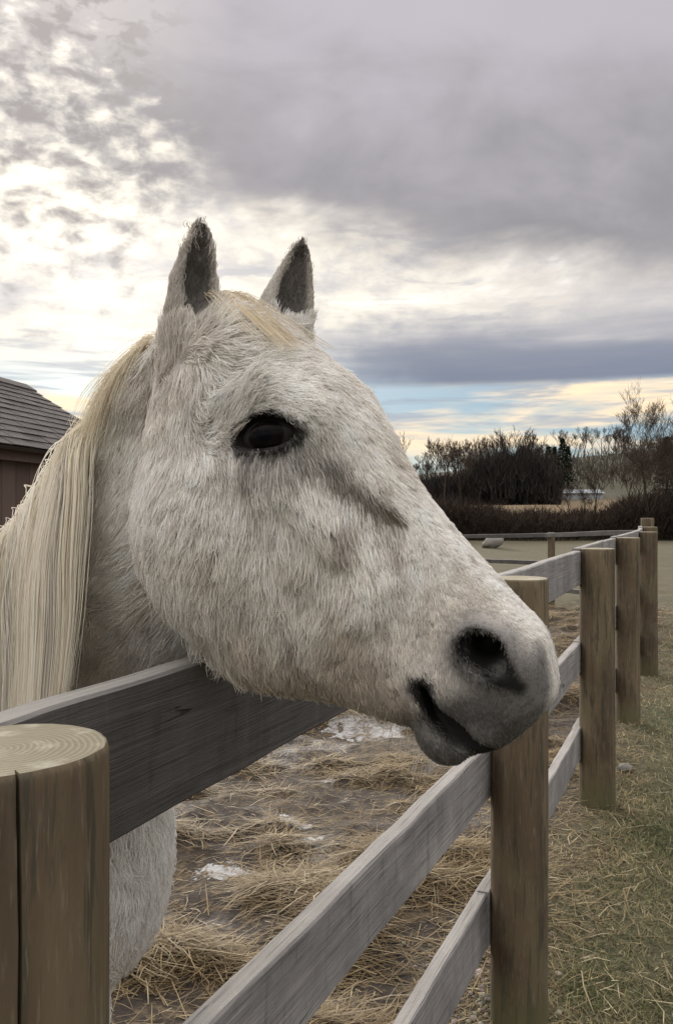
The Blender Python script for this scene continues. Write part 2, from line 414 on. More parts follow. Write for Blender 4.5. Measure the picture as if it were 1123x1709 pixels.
def rail_material(name='weathered_rail', k=1.0):
    m, N = material(name)
    tc = N.n('ShaderNodeTexCoord').outputs['Object']                     # x runs along the board
    oi = N.n('ShaderNodeObjectInfo').outputs['Random']
    off = N.n('ShaderNodeVectorMath', {'operation': 'ADD'}, i0=tc, i1=N.xyz(N.m('MULTIPLY', oi, 9.0), N.m('MULTIPLY', oi, 5.0), N.m('MULTIPLY', oi, 3.0))).outputs[0]
    st = N.n('ShaderNodeMapping', None, Vector=off); st.inputs['Scale'].default_value = (0.025, 1, 1)
    grain = N.noise(st, 150.0, 6.0, 0.65, 0.1).outputs[0]
    fine = N.noise(st, 420.0, 4.0, 0.6).outputs[0]
    cross = N.n('ShaderNodeMapping', None, Vector=off); cross.inputs['Scale'].default_value = (1, 1, 0.16)
    run = N.noise(cross, 24.0, 5.0, 0.62, 0.7).outputs[0]                # rain runs down the face
    blot = N.noise(off, 3.6, 5.0, 0.62, 0.4).outputs[0]
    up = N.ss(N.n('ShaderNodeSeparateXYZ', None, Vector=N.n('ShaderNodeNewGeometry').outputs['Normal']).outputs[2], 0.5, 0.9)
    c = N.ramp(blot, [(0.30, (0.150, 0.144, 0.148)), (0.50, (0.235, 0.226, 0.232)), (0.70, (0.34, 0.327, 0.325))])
    c = N.mix(N.m('MULTIPLY', up, 0.45), c, (0.40, 0.38, 0.345))                     # bleached top edge, plus backlight put into its colour
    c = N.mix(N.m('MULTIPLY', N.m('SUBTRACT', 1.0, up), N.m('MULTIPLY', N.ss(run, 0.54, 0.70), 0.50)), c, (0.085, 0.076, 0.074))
    c = N.mix(N.m('MULTIPLY', N.ss(run, 0.44, 0.30), 0.25), c, (0.42, 0.40, 0.39))
    c = N.mix(N.m('MULTIPLY', N.ss(grain, 0.54, 0.66), 0.5), c, (0.06, 0.054, 0.052))
    c = N.mix(N.m('MULTIPLY', N.ss(grain, 0.46, 0.34), 0.3), c, (0.46, 0.43, 0.41))
    crack = N.n('ShaderNodeMapping', None, Vector=off); crack.inputs['Scale'].default_value = (0.035, 1, 1); crack.inputs['Rotation'].default_value = (0, -0.03, 0)
    ck = N.noise(crack, 13.0, 3.0, 0.45, 0.1).outputs[0]
    line = N.m('MULTIPLY', N.ss(N.m('ABSOLUTE', N.m('SUBTRACT', ck, 0.585)), 0.007, 0.002), N.ss(blot, 0.50, 0.60))
    c = N.mix(N.m('MULTIPLY', line, 0.85), c, (0.020, 0.016, 0.014))
    if k < 1:                                                            # damp-darkened face, partly shade put into the colour; top edge stays light
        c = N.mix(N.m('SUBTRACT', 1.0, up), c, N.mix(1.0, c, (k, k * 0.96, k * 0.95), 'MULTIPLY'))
    h = N.m('SUBTRACT', N.m('ADD', grain, N.m('MULTIPLY', fine, 0.45)), N.m('MULTIPLY', line, 1.3))
    bump = N.n('ShaderNodeBump', None, Strength=0.85, Distance=0.0035, Height=h)
    finish(N, N.n('ShaderNodeBsdfPrincipled', None, Base_Color=c, Roughness=0.80, Normal=bump.outputs[0]))
    return m

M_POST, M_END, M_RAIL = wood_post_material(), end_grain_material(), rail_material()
M_RAIL_DARK = rail_material('dark_faced_rail', 0.30)
def dark_gap_material():
    m, N = material('dark_split_wood')
    finish(N, N.n('ShaderNodeBsdfPrincipled', None, Base_Color=(0.035, 0.024, 0.016), Roughness=0.9))
    return m

def post_mesh(rad, hgt, seed, na=48, nz=40, crack=None, tilt=0.0):
    """round post standing on z = 0 (its foot goes 0.3 m down), with a sawn top; crack = (angle, wander, depth)"""
    rng = np.random.default_rng(seed)
    z = np.concatenate([[-0.3], np.linspace(0, hgt - 0.006, nz), [hgt]])
    a = np.linspace(0, 2 * math.pi, na, endpoint=False)
    Z, A = np.meshgrid(z, a, indexing='ij')
    D = np.stack([np.cos(A) * 1.2, np.sin(A) * 1.2, Z * 0.8], -1)
    r = rad * (1 + 0.030 * vnoise(D, 1.0, seed, 3) + 0.012 * vnoise(D * np.array([3, 3, .5], np.float32), 2.0, seed + 3, 2) - 0.02 * Z / hgt)
    r[-1] *= 0.975
    if crack is not None:
        a0, wander, depth, wid = crack
        path = a0 + wander * (hgt - Z) + 0.035 * vnoise(np.stack([Z * 5, Z * 0], -1), 1.0, seed + 9, 2)
        dd = np.abs((A - path + math.pi) % (2 * math.pi) - math.pi) * rad
        r = r - depth * np.clip(1 - dd / wid, 0, 1) ** 0.6
    ox = 0.004 * vnoise(np.stack([Z * 1.5, Z * 0 + seed], -1), 1.0, seed, 2)
    V = np.stack([r * np.cos(A) + ox, r * np.sin(A), Z + (Z > 0) * tilt * r * np.cos(A + 1.0) * (Z / hgt) ** 12], -1).reshape(-1, 3)
    F = grid_faces(len(z), na, True)
    n0 = len(V)
    # top: rings inwards
    rings = [0.97, 0.75, 0.5, 0.25]
    top = V[n0 - na:]
    cen = top.mean(0)
    TV = [cen + (top - cen) * q + np.array([0, 0, 0.0012 * (1 - q)]) for q in rings] + [cen[None] + [0, 0, 0.0012]]
    V = np.concatenate([V] + TV)
    TF = []
    prev = n0 - na
    for k in range(len(rings)):
        cur = n0 + k * na
        j = np.arange(na); j2 = (j + 1) % na
        TF.append(np.stack([prev + j, prev + j2, cur + j2, cur + j], -1)); prev = cur
    TF = np.concatenate(TF)
    j = np.arange(na)
    tri = np.stack([prev + j, prev + (j + 1) % na, np.full(na, len(V) - 1)], -1)
    mi = np.concatenate([np.zeros(len(F)), np.ones(len(TF)), np.ones(na)])
    return mesh_data('post', V, [np.concatenate([F, TF]), tri], [M_POST, M_END], True, mat_index=mi)

def rail_mesh(length, width, thick, seed, nx=90, mat=None):
    """board from x = 0 to length, hanging below z = 0, from y = 0 back to thick; worn uneven edges"""
    x = np.linspace(0, length, nx)
    b = 0.004
    prof = np.array([(b, 0), (thick - b, 0), (thick, -b), (thick, -width / 2), (thick, -width + b), (thick - b, -width), (b, -width), (0, -width + b), (0, -width * .75), (0, -width / 2), (0, -width * .25), (0, -b)], np.float32)
    X = np.repeat(x, len(prof)).reshape(nx, -1)
    Y = np.tile(prof[:, 0], (nx, 1)); Z = np.tile(prof[:, 1], (nx, 1))
    w = vnoise(np.stack([X * 1.1, X * 0 + seed], -1), 1.0, seed, 3) * 0.007
    e = vnoise(np.stack([X * 9, Z * 14, Y * 14], -1), 1.0, seed + 2, 2) * 0.0016
    Z = Z + w + e
    Y = Y + vnoise(np.stack([X * 1.3, X * 0 + seed + 4], -1), 1.0, seed + 5, 2) * 0.005 + e
    V = np.stack([X, Y, Z], -1).reshape(-1, 3)
    n = len(prof)
    F = grid_faces(nx, n, True)[:, ::-1]
    caps = np.stack([np.arange(n)[::-1], (nx - 1) * n + np.arange(n)])[:, ::-1]
    return mesh_data('rail', V, [F, caps], mat or M_RAIL, False)

def build_fence():
    root = tag(link('wooden_fence', None, loc=(*POSTS[1], 0)), 'weathered board fence of round timber posts and three grey rails that the horse leans over', 'fence')
    base = np.array([*POSTS[1], 0])
    hts = [1.305, 1.305, 1.300, 1.300, 1.300, 1.295, 1.30, 1.40]
    tops = []
    for i, (x, y) in enumerate(POSTS):
        g = 0.0 if i < 5 else float(ground_h(np.array([x]), np.array([y]), False)[0])
        if i == 1:
            me = post_mesh(0.084, hts[i], 21, 720, 160, crack=(-1.06, 0.10, 0.013, 0.0013), tilt=0.02)
        elif i in (2, 3):
            me = post_mesh(0.083 if i == 2 else 0.088, hts[i], 30 + i, 96, 60, crack=(-2.3, 0.05, 0.008, 0.004) if i == 3 else None)
        else:
            me = post_mesh(0.083, hts[i], 30 + i)
        if me.polygons and i == 1:
            me.shade_smooth()
        link('post', me, root, loc=np.array([x, y, g]) - base, rot=(0, 0, 0.0 if i in (1,) else 1.3 * i))
        tops.append(g)
    for i in range(len(POSTS) - 1):
        A, B = np.array(POSTS[i]), np.array(POSTS[i + 1])
        d = B - A; L = np.linalg.norm(d); d /= L
        nrm = np.array([-d[1], d[0]])
        for k, (zt, wd) in enumerate([(1.298, 0.172), (0.822, 0.158), (0.385, 0.160)]):
            zoff = 0.006 * math.sin(i * 2.1 + k * 1.7)
            z0, z1 = zt + tops[i] + zoff, zt + tops[i + 1] + zoff
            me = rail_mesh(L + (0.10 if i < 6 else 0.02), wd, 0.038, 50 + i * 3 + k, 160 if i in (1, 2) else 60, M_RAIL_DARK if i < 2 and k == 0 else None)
            p = A + nrm * (0.076 + 0.0025 * ((i + k) % 2)) - d * 0.05
            link('rail', me, root, loc=np.array([p[0], p[1], z0]) - base, rot=(0, -math.atan2(z1 - z0, L), math.atan2(d[1], d[0])))
    # far run across the end of the paddock
    FP = [POSTS[-1], (3.5, 13.2), (2.2, 16.4), (0.2, 18.6), (-2.2, 20.4), (-4.9, 22.0)]
    r2 = tag(link('wooden_fence', None, loc=(*FP[0], 0)), 'thin far board fence crossing the end of the paddock below the dark brush', 'fence')
    b2 = np.array([*FP[0], 0])
    for i in range(len(FP) - 1):
        A, B = np.array(FP[i]), np.array(FP[i + 1])
        d = B - A; L = np.linalg.norm(d); d /= L
        g0 = float(ground_h(A[:1], A[1:], False)[0]); g1 = float(ground_h(B[:1], B[1:], False)[0])
        link('post', post_mesh(0.060, 1.26, 80 + i, 24, 10), r2, loc=np.array([B[0], B[1], g1]) - b2)
        nrm = np.array([-d[1], d[0]])
        for k, zt in enumerate([1.25, 0.80, 0.385]):
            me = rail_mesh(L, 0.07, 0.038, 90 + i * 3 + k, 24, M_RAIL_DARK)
            p = A + nrm * 0.075
            link('rail', me, r2, loc=np.array([p[0], p[1], zt + g0]) - b2, rot=(0, -math.atan2(g1 - g0, L), math.atan2(d[1], d[0])))
build_fence()
# ------------------------------------------------------------------ the brown shed behind the horse
def build_barn():
    root = tag(link('wooden_shed', None, loc=(-2.2, 9.0, 0)), 'brown board-sided shed with a shingled roof behind the mane of the horse', 'shed')
    base = np.array([-2.2, 9.0, 0])
    d = np.array([0.169, 0.9856]); nl = np.array([-0.9856, 0.169])        # along the wall, away from us; into the shed
    E1 = np.array([-2.2, 9.0]); L = 4.6; WD = 1.42; ZE = 2.06; SL = 0.60
    E0 = E1 - d * L
    m, N = material('brown_stained_boards')
    tc = N.n('ShaderNodeTexCoord').outputs['Object']; oi = N.n('ShaderNodeObjectInfo').outputs['Random']
    st = N.n('ShaderNodeMapping', None, Vector=N.n('ShaderNodeVectorMath', {'operation': 'ADD'}, i0=tc, i1=N.xyz(N.m('MULTIPLY', oi, 5.0), 0.0, oi)).outputs[0]); st.inputs['Scale'].default_value = (1, 1, 0.08)
    g = N.noise(st, 60.0, 5.0, 0.6).outputs[0]; bl = N.noise(st, 3.0, 3.0, 0.6).outputs[0]
    c = N.mix(g, (0.080, 0.050, 0.041), (0.155, 0.104, 0.086))
    c = N.mix(N.m('MULTIPLY', N.ss(bl, 0.4, 0.7), 0.5), c, (0.11, 0.084, 0.074))
    v = N.m('ADD', 0.8, N.m('MULTIPLY', oi, 0.4)); c = N.mix(1.0, c, N.xyz(v, v, v), 'MULTIPLY')
    bump = N.n('ShaderNodeBump', None, Strength=0.5, Distance=0.004, Height=g)
    finish(N, N.n('ShaderNodeBsdfPrincipled', None, Base_Color=c, Roughness=0.8, Normal=bump.outputs[0]))
    ms, N = material('asphalt_shingle')
    pos = N.n('ShaderNodeNewGeometry').outputs['Position']; oi = N.n('ShaderNodeObjectInfo').outputs['Random']
    g = N.noise(pos, 150.0, 3.0, 0.7).outputs[0]
    v = N.m('ADD', 0.70, N.m('MULTIPLY', oi, 0.6))
    c = N.mix(1.0, N.mix(g, (0.030, 0.026, 0.026), (0.088, 0.076, 0.075)), N.xyz(v, v, v), 'MULTIPLY')
    bump = N.n('ShaderNodeBump', None, Strength=0.6, Distance=0.004, Height=g)
    finish(N, N.n('ShaderNodeBsdfPrincipled', None, Base_Color=c, Roughness=0.92, Normal=bump.outputs[0]))
    BOX = np.array([(x, y, z) for x in (0, 1) for y in (0, 1) for z in (0, 1)], float)
    BF = np.array([(0, 1, 3, 2), (4, 6, 7, 5), (0, 4, 5, 1), (2, 3, 7, 6), (0, 2, 6, 4), (1, 5, 7, 3)])
    def box(sx, sy, sz, mat, bev=0.0):
        return mesh_data('board', BOX * np.array([sx, sy, sz]), BF, mat, False)
    ang = math.atan2(d[1], d[0])
    def place(name, me, p, z, parent=root, rot=None, pz=(0, 0, 0)):
        return link(name, me, parent, loc=np.array([p[0], p[1], z]) - base - np.array(pz), rot=rot or (0, 0, ang))
    # walls: board siding on the side we see and the far gable, backing inside
    bw, gap = 0.206, 0.008
    bm = box(bw - gap, 0.022, ZE - 0.05 - (-0.1), m)
    for i in range(int(L / bw)):
        place('siding_board', bm, E1 - d * (i + 1) * bw + nl * 0.10, -0.1)
    place('wall', box(L - 0.02, 2 * WD - 0.24, ZE - 0.04 + 0.1, dark_gap_material()), E0 + d * 0.01 + nl * 0.125, -0.1)
    for e, p in ((0, E1 + d * 0.001), (1, E0 - d * 0.025)):
        for i in range(13):
            w0 = 0.11 + i * bw
            top = ZE + SL * (min(w0 + bw / 2, 2 * WD - w0 - bw / 2)) - 0.10
            bb = box(0.022, bw - gap, top + 0.1, m)
            place('siding_board', bb, p + nl * w0, -0.1)
    # fascia under the eave, in two lengths with a butt joint
    for a0, a1 in ((0.0, 2.52), (2.523, L + 0.1)):
        place('fascia_board', box(a1 - a0, 0.025, 0.16, m), E1 - d * (a1 - 0.06) + nl * -0.005, ZE - 0.165)
    # roof deck and shingles on both slopes
    ra = math.atan(SL); SLEN = (WD + 0.10) / math.cos(ra)
    for side in (0, 1):
        fr = Matrix.Identity(3)
        up = np.array([nl[0] * math.cos(ra), nl[1] * math.cos(ra), math.sin(ra)]) if side == 0 else np.array([-nl[0] * math.cos(ra), -nl[1] * math.cos(ra), math.sin(ra)])
        xx = np.array([d[0], d[1], 0]) if side == 0 else -np.array([d[0], d[1], 0])
        nn = np.cross(xx, up)
        M = Matrix((xx, up, nn)).transposed().to_4x4()
        org = np.array([*(E0 - d * 0.12), ZE]) if side == 0 else np.array([*(E1 + d * 0.12 + nl * 2 * WD), ZE])
        org = org - up * 0.12
        M.translation = Vector(org - base)
        roof = link('roof', mesh_data('roof', (BOX * np.array([L + 0.24, SLEN, 0.03])) - np.array([0, 0, 0.032]), BF, dark_gap_material(), False), root)
        roof.matrix_local = M
        ew, eh = 0.30, 0.140
        shb = BOX.copy() * np.array([ew - 0.008, eh + 0.03, 0.007])
        shb[:, 2] += (1 - BOX[:, 1]) * 0.010
        sme = mesh_data('shingle', shb, BF, ms, False)
        rng = np.random.default_rng(3 + side)
        nrow = int(SLEN / eh)
        tot = 0; Vr, Fr = [], []
        for r in range(nrow):
            o = (r % 2) * ew * 0.5 + rng.uniform(-0.02, 0.02)
            k = -1 if o > 0 else 0
            while k * ew + o < L + 0.24 - 0.02:
                x0 = max(k * ew + o, 0.0); x1 = min((k + 1) * ew + o, L + 0.24)
                if x1 - x0 > 0.05:
                    dz = rng.uniform(0, 0.004)
                    if side == 0 and x0 > 1.2:
                        link('shingle', sme, roof, loc=(x0, r * eh, dz), scale=((x1 - x0) / ew, 1, 1))
                    else:
                        Vr.append(shb * np.array([(x1 - x0) / ew, 1, 1]) + np.array([x0, r * eh, dz])); Fr.append(BF + 8 * (len(Vr) - 1))
                k += 1
        if Vr:
            s = link('shingle', mesh_data('shingles', np.concatenate(Vr), np.concatenate(Fr), ms, False), roof)
            s['kind'] = 'stuff'
    # ridge cap
    rp = np.array([*(E0 - d * 0.12 + nl * WD), ZE + SL * WD])
    cap = np.array([(0, -0.13, -0.13 * SL), (0, 0, 0), (0, 0.13, -0.13 * SL), (L + 0.24, -0.13, -0.13 * SL), (L + 0.24, 0, 0), (L + 0.24, 0.13, -0.13 * SL)]) + np.array([0, 0, 0.035])
    capb = np.concatenate([cap, cap - np.array([0, 0, 0.015])])
    cf = np.array([(0, 3, 4, 1), (1, 4, 5, 2), (6, 7, 10, 9), (7, 8, 11, 10), (0, 6, 9, 3), (2, 5, 11, 8), (0, 1, 7, 6), (1, 2, 8, 7), (3, 9, 10, 4), (4, 10, 11, 5)])
    link('ridge_cap', mesh_data('ridge_cap', capb, cf, ms, False), root, loc=rp - base, rot=(0, 0, ang))
build_barn()
# ------------------------------------------------------------------ trees, brush and far things
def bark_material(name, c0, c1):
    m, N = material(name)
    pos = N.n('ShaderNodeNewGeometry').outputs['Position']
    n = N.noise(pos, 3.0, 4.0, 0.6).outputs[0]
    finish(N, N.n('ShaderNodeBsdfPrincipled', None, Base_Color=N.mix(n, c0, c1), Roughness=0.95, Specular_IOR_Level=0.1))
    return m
M_BARK = bark_material('bare_bark', (0.030, 0.024, 0.020), (0.070, 0.056, 0.046))
M_TWIG = bark_material('bare_twigs', (0.040, 0.029, 0.023), (0.085, 0.062, 0.048))
M_BRUSH = bark_material('red_brown_brush', (0.020, 0.015, 0.012), (0.054, 0.039, 0.031))
M_SCRUB = bark_material('grey_brown_scrub', (0.045, 0.040, 0.034), (0.11, 0.097, 0.080))
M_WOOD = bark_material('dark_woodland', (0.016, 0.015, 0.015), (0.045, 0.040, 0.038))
M_CONIFER = bark_material('dark_needles', (0.010, 0.014, 0.010), (0.026, 0.032, 0.020))

def tubes(segs, ns=5):
    """segments (p0, p1, r0, r1) -> open prisms"""
    S = np.array([(*p0, *p1, r0, r1) for p0, p1, r0, r1 in segs], float)
    d = S[:, 3:6] - S[:, :3]; d /= np.maximum(np.linalg.norm(d, axis=1, keepdims=True), 1e-9)
    ref = np.where(np.abs(d[:, 2:3]) > 0.9, np.array([[1.0, 0, 0]]), np.array([[0, 0, 1.0]]))
    u = np.cross(d, ref); u /= np.linalg.norm(u, axis=1, keepdims=True); v = np.cross(d, u)
    a = np.linspace(0, 2 * math.pi, ns, endpoint=False)
    ring = np.cos(a)[None, :, None] * u[:, None] + np.sin(a)[None, :, None] * v[:, None]
    V = np.concatenate([S[:, None, :3] + ring * S[:, 6, None, None], S[:, None, 3:6] + ring * S[:, 7, None, None]], 1)
    j = np.arange(ns); j2 = (j + 1) % ns
    F = np.stack([j, j2, ns + j2, ns + j], -1)
    F = (F[None] + (np.arange(len(S)) * 2 * ns)[:, None, None]).reshape(-1, 4)
    return V.reshape(-1, 3), F

def bare_tree(seed, height, spread=0.5, levels=5, lean=0.0, trunk_r=None, first=0.28, kids=(3, 5), thin=0.0045):
    """leafless tree as (trunk segments, crown segments)"""
    rng = random.Random(seed)
    trunk, crown = [], []
    R0 = trunk_r or height * 0.017
    def grow(p, d, length, r, lev):
        nseg = 4 if lev < 2 else 3
        pts = [(p, r)]
        for i in range(nseg):
            jit = 0.10 if lev == 0 else 0.20
            d2 = d + Vector((rng.gauss(0, jit), rng.gauss(0, jit), rng.gauss(0, jit * 0.6) + 0.07))
            d = d2.normalized()
            p2 = p + d * (length / nseg)
            r2 = max(r * (0.80 if lev == 0 else 0.76), thin)
            (trunk if lev == 0 else crown).append((p, p2, r, r2))
            p, r = p2, r2
            pts.append((p, r))
        if lev < levels:
            n = rng.randint(*kids) + (2 if lev == 0 else 0)
            for k in range(n):
                f = rng.uniform(first if lev == 0 else 0.25, 1.0)
                q = f * nseg; i = min(int(q), nseg - 1); w = q - i
                bp = pts[i][0].lerp(pts[i + 1][0], w); br = pts[i][1] * (1 - w) + pts[i + 1][1] * w
                ang = rng.uniform(0, 2 * math.pi)
                side = Vector((math.cos(ang), math.sin(ang), 0))
                nd = (d * (1 - spread) + side * spread + Vector((0, 0, 0.30))).normalized()
                grow(bp, nd, length * rng.uniform(0.48, 0.72) * (1.15 - 0.4 * f if lev == 0 else 1), max(br * 0.62, thin), lev + 1)
    grow(Vector((0, 0, -0.15)), Vector((lean, 0, 1)).normalized(), height * 0.62, R0, 0)
    return trunk, crown

def tree_meshes(name, *a, **k):
    t, c = bare_tree(*a, **k)
    Vt, Ft = tubes(t, 7); Vc, Fc = tubes(c, 3)
    return mesh_data(name + '_trunk', Vt, Ft, M_BARK), mesh_data(name + '_crown', Vc, Fc, M_TWIG)

def put_tree(meshes, x, y, label, scale=1.0, rot=0.0, group=None, name='bare_tree', z=None):
    z = gz(x, y) if z is None else z
    r = tag(link(name, None, loc=(x, y, z), rot=(0, 0, rot), scale=(scale,) * 3), label, 'tree', group)
    link('trunk', meshes[0], r); link('crown', meshes[1], r)
    return r

def px(u, y): return (u - CX) / FPX * y

def build_far():
    T1 = tree_meshes('tree_a', 5, 8.6, 0.46, 5, kids=(4, 5), first=0.3, thin=0.006)
    T2 = tree_meshes('tree_b', 9, 9.5, 0.62, 5, lean=-0.28, trunk_r=0.16, kids=(3, 5), first=0.15, thin=0.007)
    T3 = tree_meshes('tree_c', 14, 8.0, 0.40, 5, kids=(3, 4), thin=0.012)
    T4 = tree_meshes('tree_d', 23, 8.0, 0.52, 5, kids=(3, 4), thin=0.012)
    T5 = tree_meshes('tree_e', 31, 8.0, 0.34, 5, kids=(3, 4), first=0.4, thin=0.012)
    put_tree(T1, px(1084, 40), 40, 'tall slender leafless tree rising alone above the brush beside the fence end', 0.76, 0.4)
    put_tree(T1, px(1106, 44), 44, 'second slender leafless tree close behind the lone tall one', 0.72, 2.6)
    put_tree(T2, px(1150, 42), 42, 'spreading leafless tree with heavy leaning limbs at the right of the brush', 0.80, 0.2)
    put_tree(T3, px(1052, 52), 52, 'low thin leafless tree left of the tall slender pair', 0.55, 1.0)
    # skyline trees
    sky_grp = 'leafless trees on the hill skyline'
    sky_lab = 'small leafless tree standing on the hill skyline beyond the wood'
    rng = random.Random(4)
    for i, u in enumerate([905, 918, 934, 947, 962, 975, 988, 1003, 1016, 1028, 1040]):
        y = rng.uniform(150, 178)
        put_tree((T3, T4, T5)[i % 3], px(u, y), y, sky_lab, rng.uniform(0.62, 1.05) * (1.2 if u == 962 else 0.85), rng.uniform(0, 6), sky_grp)
    edge_grp = 'leafless trees standing out of the dark wood'
    edge_lab = 'leafless tree standing out of the dark wood behind the nose of the horse'
    for i, (u, y, s) in enumerate([(688, 84, 0.72), (702, 80, 0.66), (716, 76, 0.80), (729, 82, 0.74), (742, 70, 0.92), (752, 78, 1.0), (768, 72, 0.98), (779, 78, 0.96), (792, 74, 0.90), (806, 78, 1.0), (822, 76, 1.02), (838, 80, 1.08),
                                   (852, 76, 1.05), (868, 78, 1.16), (884, 76, 1.08), (898, 82, 1.0), (640, 90, 1.35), (648, 88, 1.2)]):
        put_tree((T4, T3, T5)[i % 3], px(u, y), y, 'leafless treetop showing just beyond the brow of the horse' if u < 660 else edge_lab, s * 0.80, rng.uniform(0, 6), 'treetops beyond the brow of the horse' if u < 660 else edge_grp)
    # saplings on the tan slope, before the brush
    for i, (u, y, s) in enumerate([(968, 47, 0.30), (996, 47, 0.46), (955, 50, 0.34)]):
        put_tree((T4, T3)[i % 2], px(u, y), y, 'thin leafless sapling in front of the tan field', s, i * 1.7, 'saplings before the tan field')
    # conifers
    def conifer(u, y, h, label):
        r = random.Random(int(u)); x = px(u, y)
        root = tag(link('conifer', None, loc=(x, y, gz(x, y))), label, 'tree', 'dark conifers in the wood')
        V, F = tubes([(Vector((0, 0, -0.1)), Vector((0, 0, h)), 0.14, 0.02)], 6)
        link('trunk', mesh_data('conifer_trunk', V, F, M_BARK), root)
        VV, FF = [], []
        for k in range(1100):
            f = r.random() ** 0.8; rad = (1 - f) * h * 0.24 * r.uniform(0.3, 1.0) + 0.05; a = r.uniform(0, 6.283); z = h * (0.08 + 0.92 * f) - rad * 0.3
            c = np.array([rad * math.cos(a), rad * math.sin(a), z]); o = np.array([math.cos(a), math.sin(a), -0.35]) * h * 0.045
            s = np.array([-math.sin(a), math.cos(a), r.uniform(-.5, .5)]) * h * 0.018
            b = len(VV); VV += [c - s, c + s, c + o]; FF.append((b, b + 1, b + 2))
        link('crown', mesh_data('conifer_crown', np.array(VV), np.array(FF), M_CONIFER, False), root)
    for u, y, h in [(938, 108, 7.6), (947, 112, 6.4), (925, 110, 6.4), (915, 106, 6.6), (1112, 60, 5.6)]:
        conifer(u, y, h, 'dark conifer below the spreading leafless tree with heavy limbs' if u == 1112 else 'small dark conifer among the bare trees on the wooded slope')
    # woodland and brush: masses of twigs and trunks
    def mass(name, label, cat, mat, pts, hfun, n, length, wid, seed, up=0.75):
        r = np.random.default_rng(seed)
        p = pts(r, n)
        H = hfun(p[:, 0], p[:, 1], r)
        z0 = ground_h(p[:, 0], p[:, 1], False)
        f = r.random(n) ** 0.9
        base = np.stack([p[:, 0], p[:, 1], z0 + f * H], -1)
        d = r.normal(size=(n, 3)) * np.array([1, 1, 0.5]) * (1 - up) + np.array([0, 0, up])
        d /= np.linalg.norm(d, axis=1, keepdims=True)
        L = length * r.uniform(0.5, 1.5, n) * np.clip(H / H.mean(), 0.4, 1.5)
        s = np.cross(d, r.normal(size=(n, 3))); s /= np.linalg.norm(s, axis=1, keepdims=True)
        w = wid * r.uniform(0.5, 1.5, n)
        a = base - s * w[:, None]; b = base + s * w[:, None]; t = base + d * L[:, None]
        V = np.stack([a, b, t], 1).reshape(-1, 3)
        o = link(name, mesh_data(name, V, np.arange(3 * n).reshape(-1, 3), mat, False))
        return tag(o, label, cat, kind='stuff')
    def wood_pts(r, n):
        u = r.uniform(640, 935, n); y = r.uniform(72, 120, n)
        return np.stack([(u - CX) / FPX * y, y], -1)
    def wood_h(x, y, r):
        u = x / y * FPX + CX
        # crown height of the wood along its length
        top = np.interp(u, [640, 700, 730, 780, 800, 830, 870, 895, 910, 940], [808, 805, 800, 792, 768, 758, 756, 762, 778, 800])
        top = top + 9 * vnoise(np.stack([u * 0.07, y * 0.1], -1), 1.0, 7, 3)
        z = CAMZ + (HOR - top) / FPX * 78
        return np.maximum((z - ground_h(x, y, False) * 0.55) * 0.93 - 0.5, 1.0) * r.uniform(0.72, 1.0, len(x))
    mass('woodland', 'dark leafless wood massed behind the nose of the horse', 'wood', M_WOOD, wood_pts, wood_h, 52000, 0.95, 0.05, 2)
    def hill_pts(r, n):
        u = r.uniform(905, 1230, n); y = r.uniform(112, 170, n)
        c = vnoise(np.stack([u * 0.02, y * 0.06], -1), 1.0, 19, 3)
        k = (c > -0.05) | (u > 1020)
        u = np.where(k, u, r.uniform(1020, 1230, n))
        return np.stack([(u - CX) / FPX * y, y], -1)
    mass('woodland', 'patchy grey-brown scrub wood climbing the hill beside the tall slender tree', 'wood', M_SCRUB, hill_pts, lambda x, y, r: r.uniform(1.0, 3.0, len(x)), 7000, 1.2, 0.06, 5)
    def brush_pts(r, n):
        u = np.where(r.random(n) < 0.72, r.uniform(640, 1250, n), r.uniform(-700, 640, n)); y = r.uniform(39.5, 45, n)
        return np.stack([(u - CX) / FPX * y, y], -1)
    def brush_h(x, y, r):
        u = x / y * FPX + CX
        top = np.interp(u, [560, 760, 800, 850, 960, 1010, 1060, 1100, 1200], [845, 848, 856, 872, 874, 866, 846, 842, 835]) + 7 * vnoise(np.stack([u * 0.03, u * 0], -1), 1.0, 17, 3)
        return np.maximum(CAMZ + (HOR - top) / FPX * 42 + 0.30, 0.4) * r.uniform(0.6, 1.0, len(x))
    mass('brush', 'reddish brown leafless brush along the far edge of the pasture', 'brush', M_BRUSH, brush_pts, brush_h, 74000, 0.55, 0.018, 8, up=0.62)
    def left_pts(r, n):
        x = r.uniform(-90, -4, n); y = r.uniform(48, 62, n)
        return np.stack([x, y], -1)
    mass('woodland', 'low leafless hedge far off behind the body of the horse', 'hedge', M_BRUSH, left_pts, lambda x, y, r: (3.0 + 1.6 * vnoise(np.stack([x * 0.12, y * 0.1], -1), 1.0, 29, 3)) * r.uniform(0.5, 1.0, len(x)), 30000, 1.0, 0.030, 9)
    # pale boulder lying in the pasture
    rngn = np.random.default_rng(2)
    nu, nv = 14, 22
    U, V = np.meshgrid(np.linspace(0, math.pi, nu), np.linspace(0, 2 * math.pi, nv, endpoint=False), indexing='ij')
    sph = np.stack([np.sin(U) * np.cos(V), np.sin(U) * np.sin(V), np.cos(U)], -1)
    rock = sph * (1 + 0.30 * vnoise(sph, 1.6, 3, 3))[..., None] * np.array([0.44, 0.30, 0.30])
    rock[..., 2] += rock[..., 0] * 0.22
    mr, N = material('pale_stone')
    pos = N.n('ShaderNodeNewGeometry').outputs['Position']
    n = N.noise(pos, 30.0, 5.0, 0.65).outputs[0]
    bump = N.n('ShaderNodeBump', None, Strength=0.6, Distance=0.01, Height=n)
